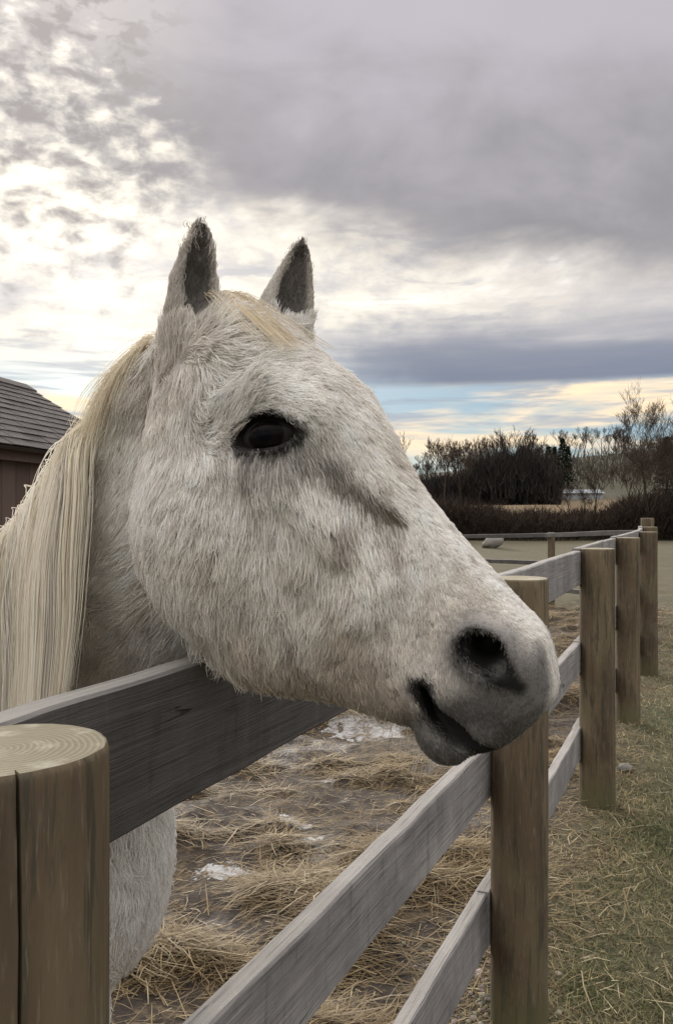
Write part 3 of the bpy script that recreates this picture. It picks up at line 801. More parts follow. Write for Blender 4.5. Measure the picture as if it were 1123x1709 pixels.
    finish(N, N.n('ShaderNodeBsdfPrincipled', None, Base_Color=N.mix(n, (0.10, 0.097, 0.09), (0.34, 0.325, 0.30)), Roughness=0.85, Normal=bump.outputs[0]))
    global M_STONE, STONE_SPH
    M_STONE, STONE_SPH = mr, sph
    x, y = px(822, 33.0), 33.0
    tag(link('boulder', mesh_data('boulder', rock.reshape(-1, 3), grid_faces(nu, nv, True), mr), loc=(x, y, gz(x, y) + 0.24)), 'pale humped boulder lying in the pasture before the dark brush', 'boulder')
    # long pale farm shed at the foot of the wood
    ms, N = material('pale_metal_sheet')
    pos = N.n('ShaderNodeNewGeometry').outputs['Position']
    n = N.noise(pos, 2.0, 3.0).outputs[0]
    finish(N, N.n('ShaderNodeBsdfPrincipled', None, Base_Color=N.mix(n, (0.22, 0.24, 0.27), (0.34, 0.36, 0.38)), Roughness=0.45))
    y = 100.0; x0, x1 = px(926, y), px(1006, y)
    zb = float(ground_h(np.array([(x0 + x1) / 2]), np.array([y]), False)[0])
    root = tag(link('farm_shed', None, loc=(x0, y, zb)), 'long low pale metal shed half hidden below the wooded hill', 'shed')
    L = x1 - x0
    def slab(name, q):
        b = np.array([(x, yy, z) for x in (0, 1) for yy in (0, 1) for z in (0, 1)], float)
        lo, hi = np.array(q[0]), np.array(q[1])
        return link(name, mesh_data(name, lo + b * (hi - lo), np.array([(0, 1, 3, 2), (4, 6, 7, 5), (0, 4, 5, 1), (2, 3, 7, 6), (0, 2, 6, 4), (1, 5, 7, 3)]), ms, False), root)
    slab('wall', ((0, 0, -0.6), (L, 3.5, 0.75)))
    r = np.array([(-0.2, -0.25, 0.75), (L + 0.2, -0.25, 0.75), (L + 0.2, 1.75, 1.25), (-0.2, 1.75, 1.25), (L + 0.2, 3.75, 0.75), (-0.2, 3.75, 0.75)])
    link('roof', mesh_data('roof', r, [np.array([(0, 1, 2, 3), (3, 2, 4, 5), (0, 5, 4, 1)]), np.array([(0, 3, 5), (1, 4, 2)])], ms, False), root)
build_far()
# ------------------------------------------------------------------ the horse: one implicit body, meshed on a graded grid
HO = np.array([-0.100, 1.030, 1.752])                       # poll
HD = np.array([0.5386, -0.2573, -0.8010]); HD /= np.linalg.norm(HD)   # poll -> muzzle
HC = np.array([-0.431, -0.902, 0.0]); HC /= np.linalg.norm(HC)         # towards the near side
HS = 1.065                                                   # head size
HB = np.cross(HD, HC); HB = HB if HB[2] > 0 else -HB                   # forehead side
def to_head(P):
    Q = (P - HO.astype(P.dtype)) * P.dtype.type(1 / HS)
    return np.stack([Q @ HD.astype(P.dtype), Q @ HB.astype(P.dtype), Q @ HC.astype(P.dtype)], -1)
def from_head(a, b, c):
    return HO + HS * (a * HD + b * HB + c * HC)

def smin(a, b, k):
    h = np.clip(0.5 + 0.5 * (b - a) / k, 0, 1)
    return b + (a - b) * h - k * h * (1 - h)
def smax(a, b, k):
    return -smin(-a, -b, k)
def ell(Q, c, r):
    q = Q - np.asarray(c, Q.dtype); r = np.asarray(r, Q.dtype)
    k0 = np.sqrt(((q / r) ** 2).sum(-1)); k1 = np.sqrt(((q / (r * r)) ** 2).sum(-1))
    return k0 * (k0 - 1) / np.maximum(k1, 1e-6)
def rcone(Q, A, B, ra, rb, lat=None, s=1.0):
    """capsule with two radii; lat, s: flattened by s along the lateral axis"""
    A = np.asarray(A, Q.dtype); B = np.asarray(B, Q.dtype)
    q = Q - A; ab = B - A
    if lat is not None:
        l = np.asarray(lat, Q.dtype); l = l / np.linalg.norm(l)
        m = np.eye(3, dtype=Q.dtype) + (s - 1) * np.outer(l, l).astype(Q.dtype)
        q = q @ m; ab = ab @ m
    t = np.clip((q @ ab) / (ab @ ab), 0, 1)
    return np.sqrt(((q - t[..., None] * ab) ** 2).sum(-1)) - (ra + (rb - ra) * t)
def chain(Q, pts, k=0.03, **kw):
    f = None
    for (A, ra), (B, rb) in zip(pts[:-1], pts[1:]):
        g = rcone(Q, A, B, ra, rb, **kw)
        f = g if f is None else smin(f, g, k)
    return f

# head sections: station a, top b, bottom b, half widths at 30,60,90,120,150 degrees from the underside to the top
HEAD = np.array([
    # a      top     bot     w30    w60    w90    w120   w150
    [-0.032, -0.020, -0.130,  0.030, 0.050, 0.062, 0.056, 0.036],
    [0.010,  0.004, -0.170,  0.036, 0.060, 0.070, 0.068, 0.048],
    [0.060,  0.022, -0.225,  0.042, 0.070, 0.080, 0.082, 0.056],
    [0.110,  0.036, -0.262,  0.046, 0.076, 0.086, 0.090, 0.064],
    [0.155,  0.046, -0.280,  0.048, 0.078, 0.088, 0.093, 0.072],
    [0.200,  0.044, -0.288,  0.048, 0.076, 0.086, 0.088, 0.066],
    [0.250,  0.038, -0.290,  0.045, 0.071, 0.080, 0.076, 0.052],
    [0.300,  0.036, -0.280,  0.040, 0.064, 0.073, 0.066, 0.042],
    [0.350,  0.040, -0.255,  0.034, 0.055, 0.064, 0.057, 0.036],
    [0.400,  0.047, -0.212,  0.029, 0.048, 0.056, 0.050, 0.033],
    [0.450,  0.052, -0.165,  0.028, 0.046, 0.054, 0.049, 0.032],
    [0.490,  0.051, -0.128,  0.028, 0.046, 0.055, 0.050, 0.032],
    [0.515,  0.042, -0.090,  0.025, 0.042, 0.050, 0.046, 0.028],
    [0.535,  0.022, -0.055,  0.015, 0.028, 0.034, 0.030, 0.017],
])
def pchip(x, y, xq):
    """monotone cubic interpolation, column by column"""
    h = np.diff(x); dl = np.diff(y, axis=0) / h[:, None]
    m = np.zeros_like(y); m[0], m[-1] = dl[0], dl[-1]
    w = dl[:-1] * dl[1:] > 0
    hm = np.where(w, 2 * dl[:-1] * dl[1:] / np.where(w, dl[:-1] + dl[1:], 1), 0)
    m[1:-1] = hm
    i = np.clip(np.searchsorted(x, xq) - 1, 0, len(x) - 2)
    t = ((xq - x[i]) / h[i])[:, None]; hh = h[i][:, None]
    return ((1 + 2 * t) * (1 - t) ** 2 * y[i] + t * (1 - t) ** 2 * hh * m[i] + t * t * (3 - 2 * t) * y[i + 1] + t * t * (t - 1) * hh * m[i + 1])
NA, NTH = 400, 120
_aq = np.linspace(HEAD[0, 0], HEAD[-1, 0], NA)
_tab = pchip(HEAD[:, 0], HEAD[:, 1:], _aq)
TOP, BOT = _tab[:, 0], _tab[:, 1]
_th = np.radians([0, 30, 60, 90, 120, 150, 180.0])
_wk = np.concatenate([np.zeros((1, NA)), _tab[:, 2:].T, np.zeros((1, NA))])
WTAB = pchip(_th, _wk, np.linspace(0, math.pi, NTH)).T.astype(np.float32)         # (NA, NTH)

def head_loft(H):
    a, b, c = H[..., 0], H[..., 1], np.abs(H[..., 2])
    fa = np.clip((a - HEAD[0, 0]) / (HEAD[-1, 0] - HEAD[0, 0]), 0, 1) * (NA - 1)
    ia = np.minimum(fa.astype(np.int32), NA - 2); ra = fa - ia
    top = TOP[ia] * (1 - ra) + TOP[ia + 1] * ra
    bot = BOT[ia] * (1 - ra) + BOT[ia + 1] * ra
    t = (b - bot) / (top - bot)
    th = np.arccos(np.clip(1 - 2 * t, -1, 1)) / math.pi * (NTH - 1)
    it = np.minimum(th.astype(np.int32), NTH - 2); rt = th - it
    w = (WTAB[ia, it] * (1 - ra) * (1 - rt) + WTAB[ia + 1, it] * ra * (1 - rt) + WTAB[ia, it + 1] * (1 - ra) * rt + WTAB[ia + 1, it + 1] * ra * rt)
    over = np.maximum(np.maximum(b - top, bot - b), 0)
    f = np.where(over > 0, np.hypot(c, over), c - w)
    # distance along b limits the steep rim
    inner = np.minimum(top - b, b - bot)
    slope = np.clip(w / np.maximum(inner, 1e-3) * 0.5, 0, 3)
    f = np.where(over > 0, f, f / np.sqrt(1 + slope ** 2))
    ax = np.maximum(a - HEAD[-1, 0], HEAD[0, 0] - a)
    return np.maximum(f, ax).astype(np.float32)

def V3(*p): return np.array(p, np.float32)
EYE = (0.166, -0.042, 0.093)                     # near eye in head coordinates (a, b, c)
NECK = [((-0.150, 1.105, 1.600), 0.135), ((-0.310, 1.230, 1.455), 0.178), ((-0.480, 1.370, 1.265), 0.195), ((-0.640, 1.500, 1.150), 0.230)]
CREST = [(W(300, 600, 1.085), 0.040), (W(250, 655, 1.11), 0.036), (W(195, 742, 1.15), 0.034), (W(135, 838, 1.21), 0.034), (W(60, 920, 1.29), 0.035), (W(-20, 975, 1.36), 0.04)]

def horse_body(P):
    """trunk, neck and legs"""
    neck_lat = (-0.69, -0.72, 0.0)
    f = chain(P, NECK, 0.06, lat=neck_lat, s=1.82)
    f = smin(f, chain(P, [(q.astype(np.float32), r) for q, r in CREST], 0.02), 0.05)
    bd = V3(-0.93, 0.37, 0.0)                                   # chest -> tail
    bl = V3(-0.37, -0.93, 0.0)                                  # to the near side
    c0 = V3(-0.60, 1.50, 1.02)
    def B(l, s, z): return c0 + bd * l + bl * s + V3(0, 0, z - 1.02)
    tr = rcone(P, B(0.02, 0, 1.02), B(0.40, 0, 1.06), 0.25, 0.31, lat=bl, s=1.18)
    tr = smin(tr, rcone(P, B(0.40, 0, 1.06), B(0.95, 0, 1.10), 0.31, 0.31, lat=bl, s=1.1), 0.1)
    tr = smin(tr, rcone(P, B(0.95, 0, 1.12), B(1.32, 0, 1.16), 0.30, 0.25, lat=bl, s=1.08), 0.1)
    tr = smin(tr, rcone(P, B(0.14, 0, 1.24), B(0.58, 0, 1.34), 0.11, 0.10, lat=bl, s=1.5), 0.12)   # withers
    f = smin(f, tr, 0.10)
    f = smin(f, ell(P, W(190, 1425, 1.43), (0.095, 0.14, 0.19)), 0.07)                             # breast
    # dock of the tail
    f = smin(f, chain(P, [(B(1.50, 0, 1.30), 0.05), (B(1.62, 0, 1.20), 0.035), (B(1.66, 0, 1.00), 0.022)], 0.02), 0.04)
    return f

def horse_legs(P, f):
    bd = V3(-0.93, 0.37, 0.0); bl = V3(-0.37, -0.93, 0.0); c0 = V3(-0.60, 1.50, 1.02)
    def B(l, s, z): return c0 + bd * l + bl * s + V3(0, 0, z - 1.02)
    def leg(pts):
        return chain(P, [(np.asarray(p, np.float32), r) for p, r in pts], 0.025)
    fn = leg([((-0.545, 1.40, 0.95), 0.115), ((-0.480, 1.40, 0.74), 0.085), ((-0.470, 1.41, 0.55), 0.060), ((-0.472, 1.41, 0.48), 0.052),
              ((-0.476, 1.42, 0.40), 0.036), ((-0.482, 1.43, 0.20), 0.034), ((-0.480, 1.43, 0.14), 0.044), ((-0.445, 1.42, 0.075), 0.042), ((-0.43, 1.415, 0.035), 0.058)])
    ff = leg([((-0.640, 1.66, 0.95), 0.11), ((-0.640, 1.67, 0.74), 0.085), ((-0.655, 1.68, 0.55), 0.060), ((-0.665, 1.68, 0.48), 0.052),
              ((-0.675, 1.69, 0.40), 0.036), ((-0.70, 1.69, 0.20), 0.034), ((-0.70, 1.69, 0.14), 0.044), ((-0.665, 1.68, 0.075), 0.042), ((-0.65, 1.675, 0.035), 0.058)])
    f = smin(f, smin(fn, ff, 0.01), 0.06)
    for sd, l0 in ((0.15, 1.30), (-0.15, 1.18)):
        g = leg([(B(l0 - 0.02, sd, 1.05), 0.19), (B(l0 - 0.06, sd, 0.80), 0.125), (B(l0 + 0.04, sd, 0.62), 0.075), (B(l0 + 0.12, sd, 0.53), 0.055),
                 (B(l0 + 0.10, sd, 0.40), 0.042), (B(l0 + 0.08, sd, 0.20), 0.036), (B(l0 + 0.08, sd, 0.14), 0.046), (B(l0 + 0.045, sd, 0.075), 0.043), (B(l0 + 0.03, sd, 0.035), 0.058)])
        f = smin(f, g, 0.06)
    return np.maximum(f, 0.004 - P[..., 2])

EAR_N = [(W(322, 575, 1.015), 0.033), (W(322, 525, 1.01), 0.0310), (W(325, 475, 1.005), 0.0275), (W(331, 430, 1.0), 0.0205), (W(337, 393, 0.998), 0.0110), (W(343, 360, 0.995), 0.0012)]
EAR_F = [(W(470, 550, 1.115), 0.036), (W(478, 515, 1.11), 0.0340), (W(487, 482, 1.105), 0.0275), (W(496, 448, 1.10), 0.0195), (W(503, 422, 1.098), 0.0105), (W(508, 398, 1.095), 0.0012)]
EAR_OPEN = {0: V3(0.62, -0.78, 0.05), 1: V3(0.50, -0.86, 0.05)}

NOSTRIL = [(W(789, 1082, 0.84), 0.0165), (W(808, 1094, 0.837), 0.0165), (W(834, 1120, 0.836), 0.0120), (W(862, 1142, 0.838), 0.0065)]
MOUTH = [(W(690, 1156, 0.86), 0.003), (W(714, 1202, 0.86), 0.0095), (W(754, 1240, 0.86), 0.0120), (W(800, 1264, 0.86), 0.010)]

def horse_head(P):
    H = to_head(P)
    Hs = H.copy(); Hs[..., 2] = np.abs(Hs[..., 2])            # mirrored halves
    f = head_loft(H)
    # cranium behind the brow, and the flat cheek
    f = smin(f, ell(Hs, (0.062, -0.062, 0.0), (0.085, 0.072, 0.080)), 0.03)
    f = smin(f, ell(Hs, (0.185, -0.190, 0.030), (0.105, 0.100, 0.062)), 0.03)
    # brow over the eye, cheek-bone crest
    f = smin(f, rcone(Hs, (0.115, -0.022, 0.080), (0.175, 0.000, 0.082), 0.017, 0.019), 0.025)
    f = smin(f, rcone(Hs, (0.175, -0.075, 0.083), (0.290, -0.100, 0.062), 0.012, 0.008), 0.022)
    # masseter edge, cheek muscle and the hollows between them
    def hp(u, v, c): 
        p0, p1 = to_head(W(u, v, 0.8).astype(np.float32)), to_head(W(u, v, 1.0).astype(np.float32))
        t = (c - p0[2]) / (p1[2] - p0[2])
        return p0 + (p1 - p0) * t
    f = smin(f, rcone(Hs, hp(470, 800, 0.082), hp(570, 915, 0.068), 0.009, 0.005), 0.030)
    f = smin(f, ell(Hs, hp(585, 965, 0.056), (0.045, 0.030, 0.015)), 0.030)
    f = smax(f, -rcone(Hs, hp(600, 905, 0.104), hp(500, 1010, 0.108), 0.022, 0.024), 0.040)
    f = smax(f, -rcone(Hs, hp(640, 1010, 0.091), hp(690, 1075, 0.083), 0.018, 0.018), 0.030)
    f = smax(f, -ell(Hs, hp(308, 722, 0.112), (0.022, 0.022, 0.022)), 0.025)
    # hollow above the eye
    f = smax(f, -ell(Hs, (0.075, -0.035, 0.112), (0.030, 0.022, 0.022)), 0.025)
    # muzzle: nose end, nostril wings, upper lip, lower lip and chin
    f = smin(f, ell(Hs, (0.492, 0.004, 0.020), (0.050, 0.047, 0.040)), 0.020)
    f = smin(f, ell(Hs, (0.526, -0.018, 0.012), (0.034, 0.053, 0.036)), 0.016)
    f = smin(f, ell(Hs, (0.540, -0.050, 0.010), (0.022, 0.036, 0.030)), 0.012)
    f = smin(f, ell(Hs, (0.518, -0.098, 0.006), (0.036, 0.026, 0.034)), 0.014)
    # nostrils with a raised rim
    nl = [(to_head(p.astype(np.float32)), r) for p, r in NOSTRIL]
    nl = [(np.array([q[0], q[1], abs(q[2])], np.float32), r) for q, r in nl]
    rim = chain(Hs, [(q - V3(0, 0, 0.016), r + 0.0070) for q, r in nl], 0.008)
    f = smin(f, rim, 0.012)
    hole = chain(Hs, [(q + V3(0, 0, -0.003 - 0.003 * i), r) for i, (q, r) in enumerate(nl)], 0.006)
    f = smax(f, -hole, 0.006)
    deep = rcone(Hs, nl[1][0] + V3(0.0, 0.0, 0.0), nl[1][0] + V3(-0.010, 0.000, -0.036), 0.0165, 0.013)
    f = smax(f, -deep, 0.010)
    # the parted lips
    ml = [to_head(p.astype(np.float32))[:2] for p, r in MOUTH]
    g = None
    for (q0, (_, r0)), (q1, (_, r1)) in zip(zip(ml[:-1], MOUTH[:-1]), zip(ml[1:], MOUTH[1:])):
        Q2 = H[..., :2] - q0; ab = q1 - q0
        t = np.clip((Q2 @ ab) / (ab @ ab), 0, 1)
        h = np.sqrt(((Q2 - t[..., None] * ab) ** 2).sum(-1)) - (r0 + (r1 - r0) * t)
        g = h if g is None else np.minimum(g, h)
    g = np.maximum(g, 0.018 - Hs[..., 2])                       # closed in the middle (teeth, tongue)
    f = smax(f, -g, 0.006)
    # ears
    for k, E in ((0, EAR_N), (1, EAR_F)):
        E = [(p.astype(np.float32), r) for p, r in E]
        o = chain(P, E, 0.012)
        op = EAR_OPEN[k] / np.linalg.norm(EAR_OPEN[k])
        inn = chain(P, [(p + op * r * 0.62, r * 0.80) for p, r in E[1:]], 0.012)
        cut = smax(o, -inn, 0.005)
        f = smin(f, cut, 0.014)
    # eye socket: an almond cut
    e = V3(*EYE)
    ax = V3(0.50, 0.86, -0.05); ax /= np.linalg.norm(ax)        # along the lids
    q = Hs - e
    l = q @ ax; nrm = q[..., 2]; per = -q[..., 0] * ax[1] + q[..., 1] * ax[0]
    alm = np.sqrt((l / 0.038) ** 2 + (per / np.where(per > 0, 0.0205, 0.0135)) ** 2 + (nrm / 0.020) ** 2)
    f = smin(f, (np.sqrt((l / 0.048) ** 2 + (per / 0.030) ** 2 + ((nrm + 0.010) / 0.0125) ** 2) - 1) * 0.018, 0.018)
    f = smax(f, -(alm - 1) * 0.017, 0.004)
    return f

def graded(lo, f0, f1, hi, h, hmax, g=1.12):
    """grid lines: even step h between f0 and f1, growing outside"""
    mid = list(np.arange(f0, f1 + h * 0.5, h))
    st, x, L = h, f0, []
    while x > lo:
        st = min(st * g, hmax); x -= st; L.append(x)
    st, x, R = h, mid[-1], []
    while x < hi:
        st = min(st * g, hmax); x += st; R.append(x)
    return np.array(L[::-1] + mid + R, np.float32)

HVOX = 0.0045
GX = graded(-2.55, -0.36, 0.30, 0.30, HVOX, 0.035)
GY = graded(0.76, 0.78, 1.17, 2.45, HVOX, 0.030)
GZ = graded(-0.05, 1.20, 1.90, 1.92, HVOX, 0.030)

def horse_field():
    X, Y, Z = np.meshgrid(GX, GY, GZ, indexing='ij')
    F = np.empty(X.shape, np.float32)
    kz = np.searchsorted(GZ, 1.32)
    for i0 in range(0, len(GX), 40):                            # slabs keep memory small
        sl = slice(i0, i0 + 40)
        P = np.stack([X[sl], Y[sl], Z[sl]], -1)
        F[sl] = horse_body(P)
        if GX[i0] < -0.15:
            F[sl, :, :kz] = horse_legs(P[:, :, :kz], F[sl, :, :kz])
    ix = np.searchsorted(GX, -0.42); iy = np.searchsorted(GY, 1.26); iz = np.searchsorted(GZ, 1.14)
    for i0 in range(ix, len(GX), 40):
        sl = slice(i0, i0 + 40)
        P = np.stack([X[sl, :iy, iz:], Y[sl, :iy, iz:], Z[sl, :iy, iz:]], -1)
        h = horse_head(P)
        F[sl, :iy, iz:] = smin(F[sl, :iy, iz:], h, 0.022)
    return F

def surface_nets(F, gx, gy, gz):
    S = F < 0
    c = S[:-1, :-1, :-1].astype(np.int8)
    for dx, dy, dz in [(1, 0, 0), (0, 1, 0), (0, 0, 1), (1, 1, 0), (1, 0, 1), (0, 1, 1), (1, 1, 1)]:
        c = c + S[dx:S.shape[0] - 1 + dx, dy:S.shape[1] - 1 + dy, dz:S.shape[2] - 1 + dz]
    act = (c > 0) & (c < 8)
    I = np.argwhere(act)
    idx = np.full(act.shape, -1, np.int32); idx[act] = np.arange(len(I))
    off = [(i, j, k) for i in (0, 1) for j in (0, 1) for k in (0, 1)]
    val = {o: F[I[:, 0] + o[0], I[:, 1] + o[1], I[:, 2] + o[2]] for o in off}
    pos = {o: np.stack([gx[I[:, 0] + o[0]], gy[I[:, 1] + o[1]], gz[I[:, 2] + o[2]]], -1) for o in off}
    acc = np.zeros((len(I), 3)); cnt = np.zeros(len(I))
    for o in off:
        for ax in range(3):
            if o[ax] == 0:
                o2 = tuple(1 if k == ax else o[k] for k in range(3))
                a, b = val[o], val[o2]
                m = (a < 0) != (b < 0)
                t = np.where(m, a / np.where(m, a - b, 1), 0)
                acc += np.where(m[:, None], pos[o] + t[:, None] * (pos[o2] - pos[o]), 0); cnt += m
    V = acc / cnt[:, None]
    faces = []
    for ax in range(3):
        sl0 = [slice(None)] * 3; sl1 = [slice(None)] * 3
        sl0[ax] = slice(None, -1); sl1[ax] = slice(1, None)
        ch = S[tuple(sl0)] != S[tuple(sl1)]
        E = np.argwhere(ch)
        u, v = (ax + 1) % 3, (ax + 2) % 3
        ok = (E[:, u] > 0) & (E[:, v] > 0) & (E[:, u] < idx.shape[u]) & (E[:, v] < idx.shape[v])
        E = E[ok]
        inside = S[E[:, 0], E[:, 1], E[:, 2]]
        def cell(du, dv):
            q = E.copy(); q[:, u] += du; q[:, v] += dv
            return idx[q[:, 0], q[:, 1], q[:, 2]]
        q = np.stack([cell(-1, -1), cell(0, -1), cell(0, 0), cell(-1, 0)], -1)
        q[~inside] = q[~inside][:, ::-1]
        faces.append(q)
    Q = np.concatenate(faces)
    return V.astype(np.float32), Q[(Q >= 0).all(1)]
# ------------------------------------------------------------------ the horse: skin, coat, mane, eyes
import time as _t
_t0 = _t.time()
FIELD = horse_field()
HV, HQ = surface_nets(FIELD, GX, GY, GZ)

def fsample(P):
    """trilinear value of the body field"""
    def loc(g, x):
        i = np.clip(np.searchsorted(g, x) - 1, 0, len(g) - 2)
        return i, np.clip((x - g[i]) / (g[i + 1] - g[i]), 0, 1)
    (i, a), (j, b), (k, c) = loc(GX, P[:, 0]), loc(GY, P[:, 1]), loc(GZ, P[:, 2])
    r = 0
    for di in (0, 1):
        for dj in (0, 1):
            for dk in (0, 1):
                r = r + (a if di else 1 - a) * (b if dj else 1 - b) * (c if dk else 1 - c) * FIELD[i + di, j + dj, k + dk]
    return r
def fgrad(P, e=0.006):
    g = np.stack([fsample(P + d) - fsample(P - d) for d in np.eye(3, dtype=np.float32) * e], -1)
    return g / np.maximum(np.linalg.norm(g, axis=-1, keepdims=True), 1e-6)

def seg_dist(P, A, B):
    ab = B - A
    t = np.clip(((P - A) @ ab) / (ab @ ab), 0, 1)
    return np.linalg.norm(P - A - t[:, None] * ab, axis=-1), t

def surf(u, v):
    """the point of the skin seen along photo pixel (u, v)"""
    P = np.array([W(u, v, y) for y in np.linspace(0.72, 1.4, 500)], np.float32)
    f = fsample(P)
    return P[np.argmax(f < 0)]
EAX = np.array([0.50, 0.86]); EAX = EAX / np.linalg.norm(EAX)
def horse_traits(P):
    """for points on the body: coat colour, hair length, share of bare skin, skin colour"""
    P = P.astype(np.float32)
    H = to_head(P); a, b, c = H[:, 0], H[:, 1], np.abs(H[:, 2])
    n1 = vnoise(P, 9.0, 1, 3); n2 = vnoise(P, 38.0, 2, 2); n3 = vnoise(P, 22.0, 5, 2)
    head = sstep(a, -0.14, -0.04) * sstep(P[:, 0], -0.34, -0.26) * (P[:, 1] < 1.3) * (P[:, 2] > 1.2)
    n = len(P)
    white = np.array([0.94, 0.91, 0.875]); beige = np.array([0.88, 0.82, 0.745]); dust = np.array([0.72, 0.64, 0.55])
    col = np.tile(white, (n, 1))
    def blend(w, cc):
        nonlocal col
        w = np.clip(w, 0, 1)[:, None]
        col = col * (1 - w) + np.asarray(cc) * w
    blend((1 - head) * (0.62 + 0.5 * n1) * sstep(P[:, 2], 0.95, 1.2), beige)                # yellowed neck
    blend(head * (0.30 * sstep(n1, -0.1, 0.6)), dust)
    blend(head * 0.85 * sstep(b - 0.30 * n1 * 0.1, -0.15, -0.26) * sstep(a, 0.26, 0.34), dust)         # stained underside of the jaw
    blend(head * sstep(a, 0.33, 0.40) * sstep(b, -0.075, -0.11) * 0.7, dust)
    # freckled dun flecks down the face
    n4 = vnoise(P * np.array([1, 1, 0.35], np.float32), 75.0, 9, 2)
    fleck = sstep(0.7 * n4 + 0.5 * n3, 0.18, 0.55) * sstep(a, 0.12, 0.22)
    blend(head * fleck * 0.50, (0.38, 0.32, 0.265))
    blend(head * 0.55 * sstep(a, 0.36, 0.43) * sstep(c, 0.018, 0.034) * sstep(b, 0.055, 0.03) * (0.8 + 0.6 * n1), (0.43, 0.35, 0.27))
    # tear stain below the inner corner of the eye
    A = to_head(surf(535, 770)[None])[0]; B = to_head(surf(668, 868)[None])[0]
    Hm = np.stack([a, b, c], -1); A[2] = abs(A[2]); B[2] = abs(B[2])
    d, t = seg_dist(Hm, A, B)
    blend(head * 0.95 * sstep(d + 0.006 * n2 + 0.003 * n3, 0.0125, 0.003) * (0.6 + 0.4 * t), (0.13, 0.09, 0.06))
    # dark skin around and under the eye
    el = (a - EYE[0]) * EAX[0] + (b - EYE[1]) * EAX[1]; ep = -(a - EYE[0]) * EAX[1] + (b - EYE[1]) * EAX[0]
    er = np.sqrt((el / 0.038) ** 2 + (ep / np.where(ep > 0, 0.0205, 0.0145)) ** 2)
    ring = sstep(er + 0.25 * n2, 1.45, 1.05) * (c > 0.05)
    under = sstep(np.sqrt(((el - 0.020) / 0.050) ** 2 + ((ep + 0.026) / 0.022) ** 2) + 0.3 * n2, 1.4, 0.5) * (c > 0.05)
    blend(head * under * 0.45, (0.16, 0.145, 0.14))
    blend(head * ring, (0.016, 0.014, 0.014))
    # grey muzzle
    muz = sstep(a + 0.30 * np.clip(-b - 0.02, -0.1, 0.2) * 0.25 + 0.010 * n3, 0.462, 0.512) * sstep(a, 0.38, 0.45)
    A = to_head(np.array([p for p, r in NOSTRIL], np.float32)); A[:, 2] = np.abs(A[:, 2])
    dn = np.min([seg_dist(Hm, A[i], A[i + 1])[0] for i in range(3)], 0)
    nr = [r for p, r in NOSTRIL]
    dnr = np.min([d - (nr[i] + (nr[i + 1] - nr[i]) * t) for i in range(3) for d, t in [seg_dist(Hm, A[i], A[i + 1])]], 0)
    dd, t = seg_dist(Hm, A[1] + np.array([-0.004, 0.0, -0.014]), A[1] + np.array([-0.010, 0.0, -0.036]))
    dnr = np.minimum(dnr, dd - 0.0170)
    muz = np.maximum(muz, sstep(dn + 0.010 * n3, 0.050, 0.018))
    pale_nose = sstep(c, 0.030, 0.012) * sstep(b, 0.0, 0.035)
    M2 = to_head(np.array([p for p, r in MOUTH], np.float32))
    dm = np.min([seg_dist(Hm * np.array([1, 1, 0]), M2[i] * np.array([1, 1, 0]), M2[i + 1] * np.array([1, 1, 0]))[0] for i in range(3)], 0)
    muz = np.maximum(muz, sstep(dm + 0.008 * n3, 0.022, 0.010) * sstep(a, 0.36, 0.42))
    muz = muz * head * (1 - 0.85 * pale_nose)
    chinpale = sstep(b, -0.108, -0.122) * sstep(a, 0.45, 0.5)
    blend(muz * (1 - 0.6 * chinpale) * 0.92, np.array([0.105, 0.102, 0.103]))
    blend(head * sstep(dnr, 0.0075, 0.0015), (0.010, 0.009, 0.009))
    blend(head * sstep(dm, 0.016, 0.009) * sstep(a, 0.40, 0.44), (0.014, 0.012, 0.012))
    # ears
    earw = np.zeros(n); inner = np.zeros(n)
    for k, E in ((0, EAR_N), (1, EAR_F)):
        for i in range(5):
            p0, p1 = E[i][0].astype(np.float32), E[i + 1][0].astype(np.float32)
            d, t = seg_dist(P, p0, p1)
            r = E[i][1] + (E[i + 1][1] - E[i][1]) * t
            w = (d < r * 1.25 + 0.004) * (P[:, 2] > (W(0, 560, 1.01)[2] if k == 0 else W(0, 535, 1.11)[2]))
            earw = np.maximum(earw, w)
            op = EAR_OPEN[k] / np.linalg.norm(EAR_OPEN[k])
            inner = np.maximum(inner, w * sstep(r - d, r * 0.10, r * 0.34) * (((P - p0) @ op) > -0.7 * r))
    blend(earw * 0.5, (0.42, 0.38, 0.34))
    blend(inner * 0.80, (0.11, 0.10, 0.098))
    blend(earw * sstep(P[:, 2], W(0, 400, 1.0)[2], W(0, 372, 1.0)[2]) * 0.8, (0.12, 0.10, 0.09))
    # lower legs and hooves
    blend(sstep(P[:, 2], 0.10, 0.07) * 1.0, (0.10, 0.085, 0.07))
    blend(sstep(P[:, 2], 0.7, 0.3) * 0.5, (0.42, 0.34, 0.26))
    L = 0.027 + 0.002 * head + 0.010 * (1 - head) + 0.008 * n1 * (1 - 0.5 * head)
    L = L * (1 - head * 0.52 * sstep(a, 0.26, 0.44)) * (1 - head * 0.42 * sstep(b, -0.03, 0.03))
    L = L + head * 0.020 * sstep(b, -0.19, -0.27) * sstep(a, 0.15, 0.25) * (1 - sstep(a, 0.42, 0.48))
    L = L * (1 - 0.55 * muz) * (1 - 0.65 * earw) * (1 - 0.72 * head * sstep(er, 2.2, 1.1) * (c > 0.05))
    L = np.where(P[:, 2] < 0.6, L * 0.6, L)
    bare = head * np.maximum.reduce([(er < 1.08) * (c > 0.05), sstep(dnr, 0.003, 0.0005), sstep(dm, 0.013, 0.009) * (a > 0.40)])
    bare = np.maximum(bare, (P[:, 2] < 0.085) * 1.0)
    bare = np.maximum(bare, inner * 0.2)
    return np.clip(col, 0.01, 1), np.clip(L, 0.003, 0.06), bare, muz

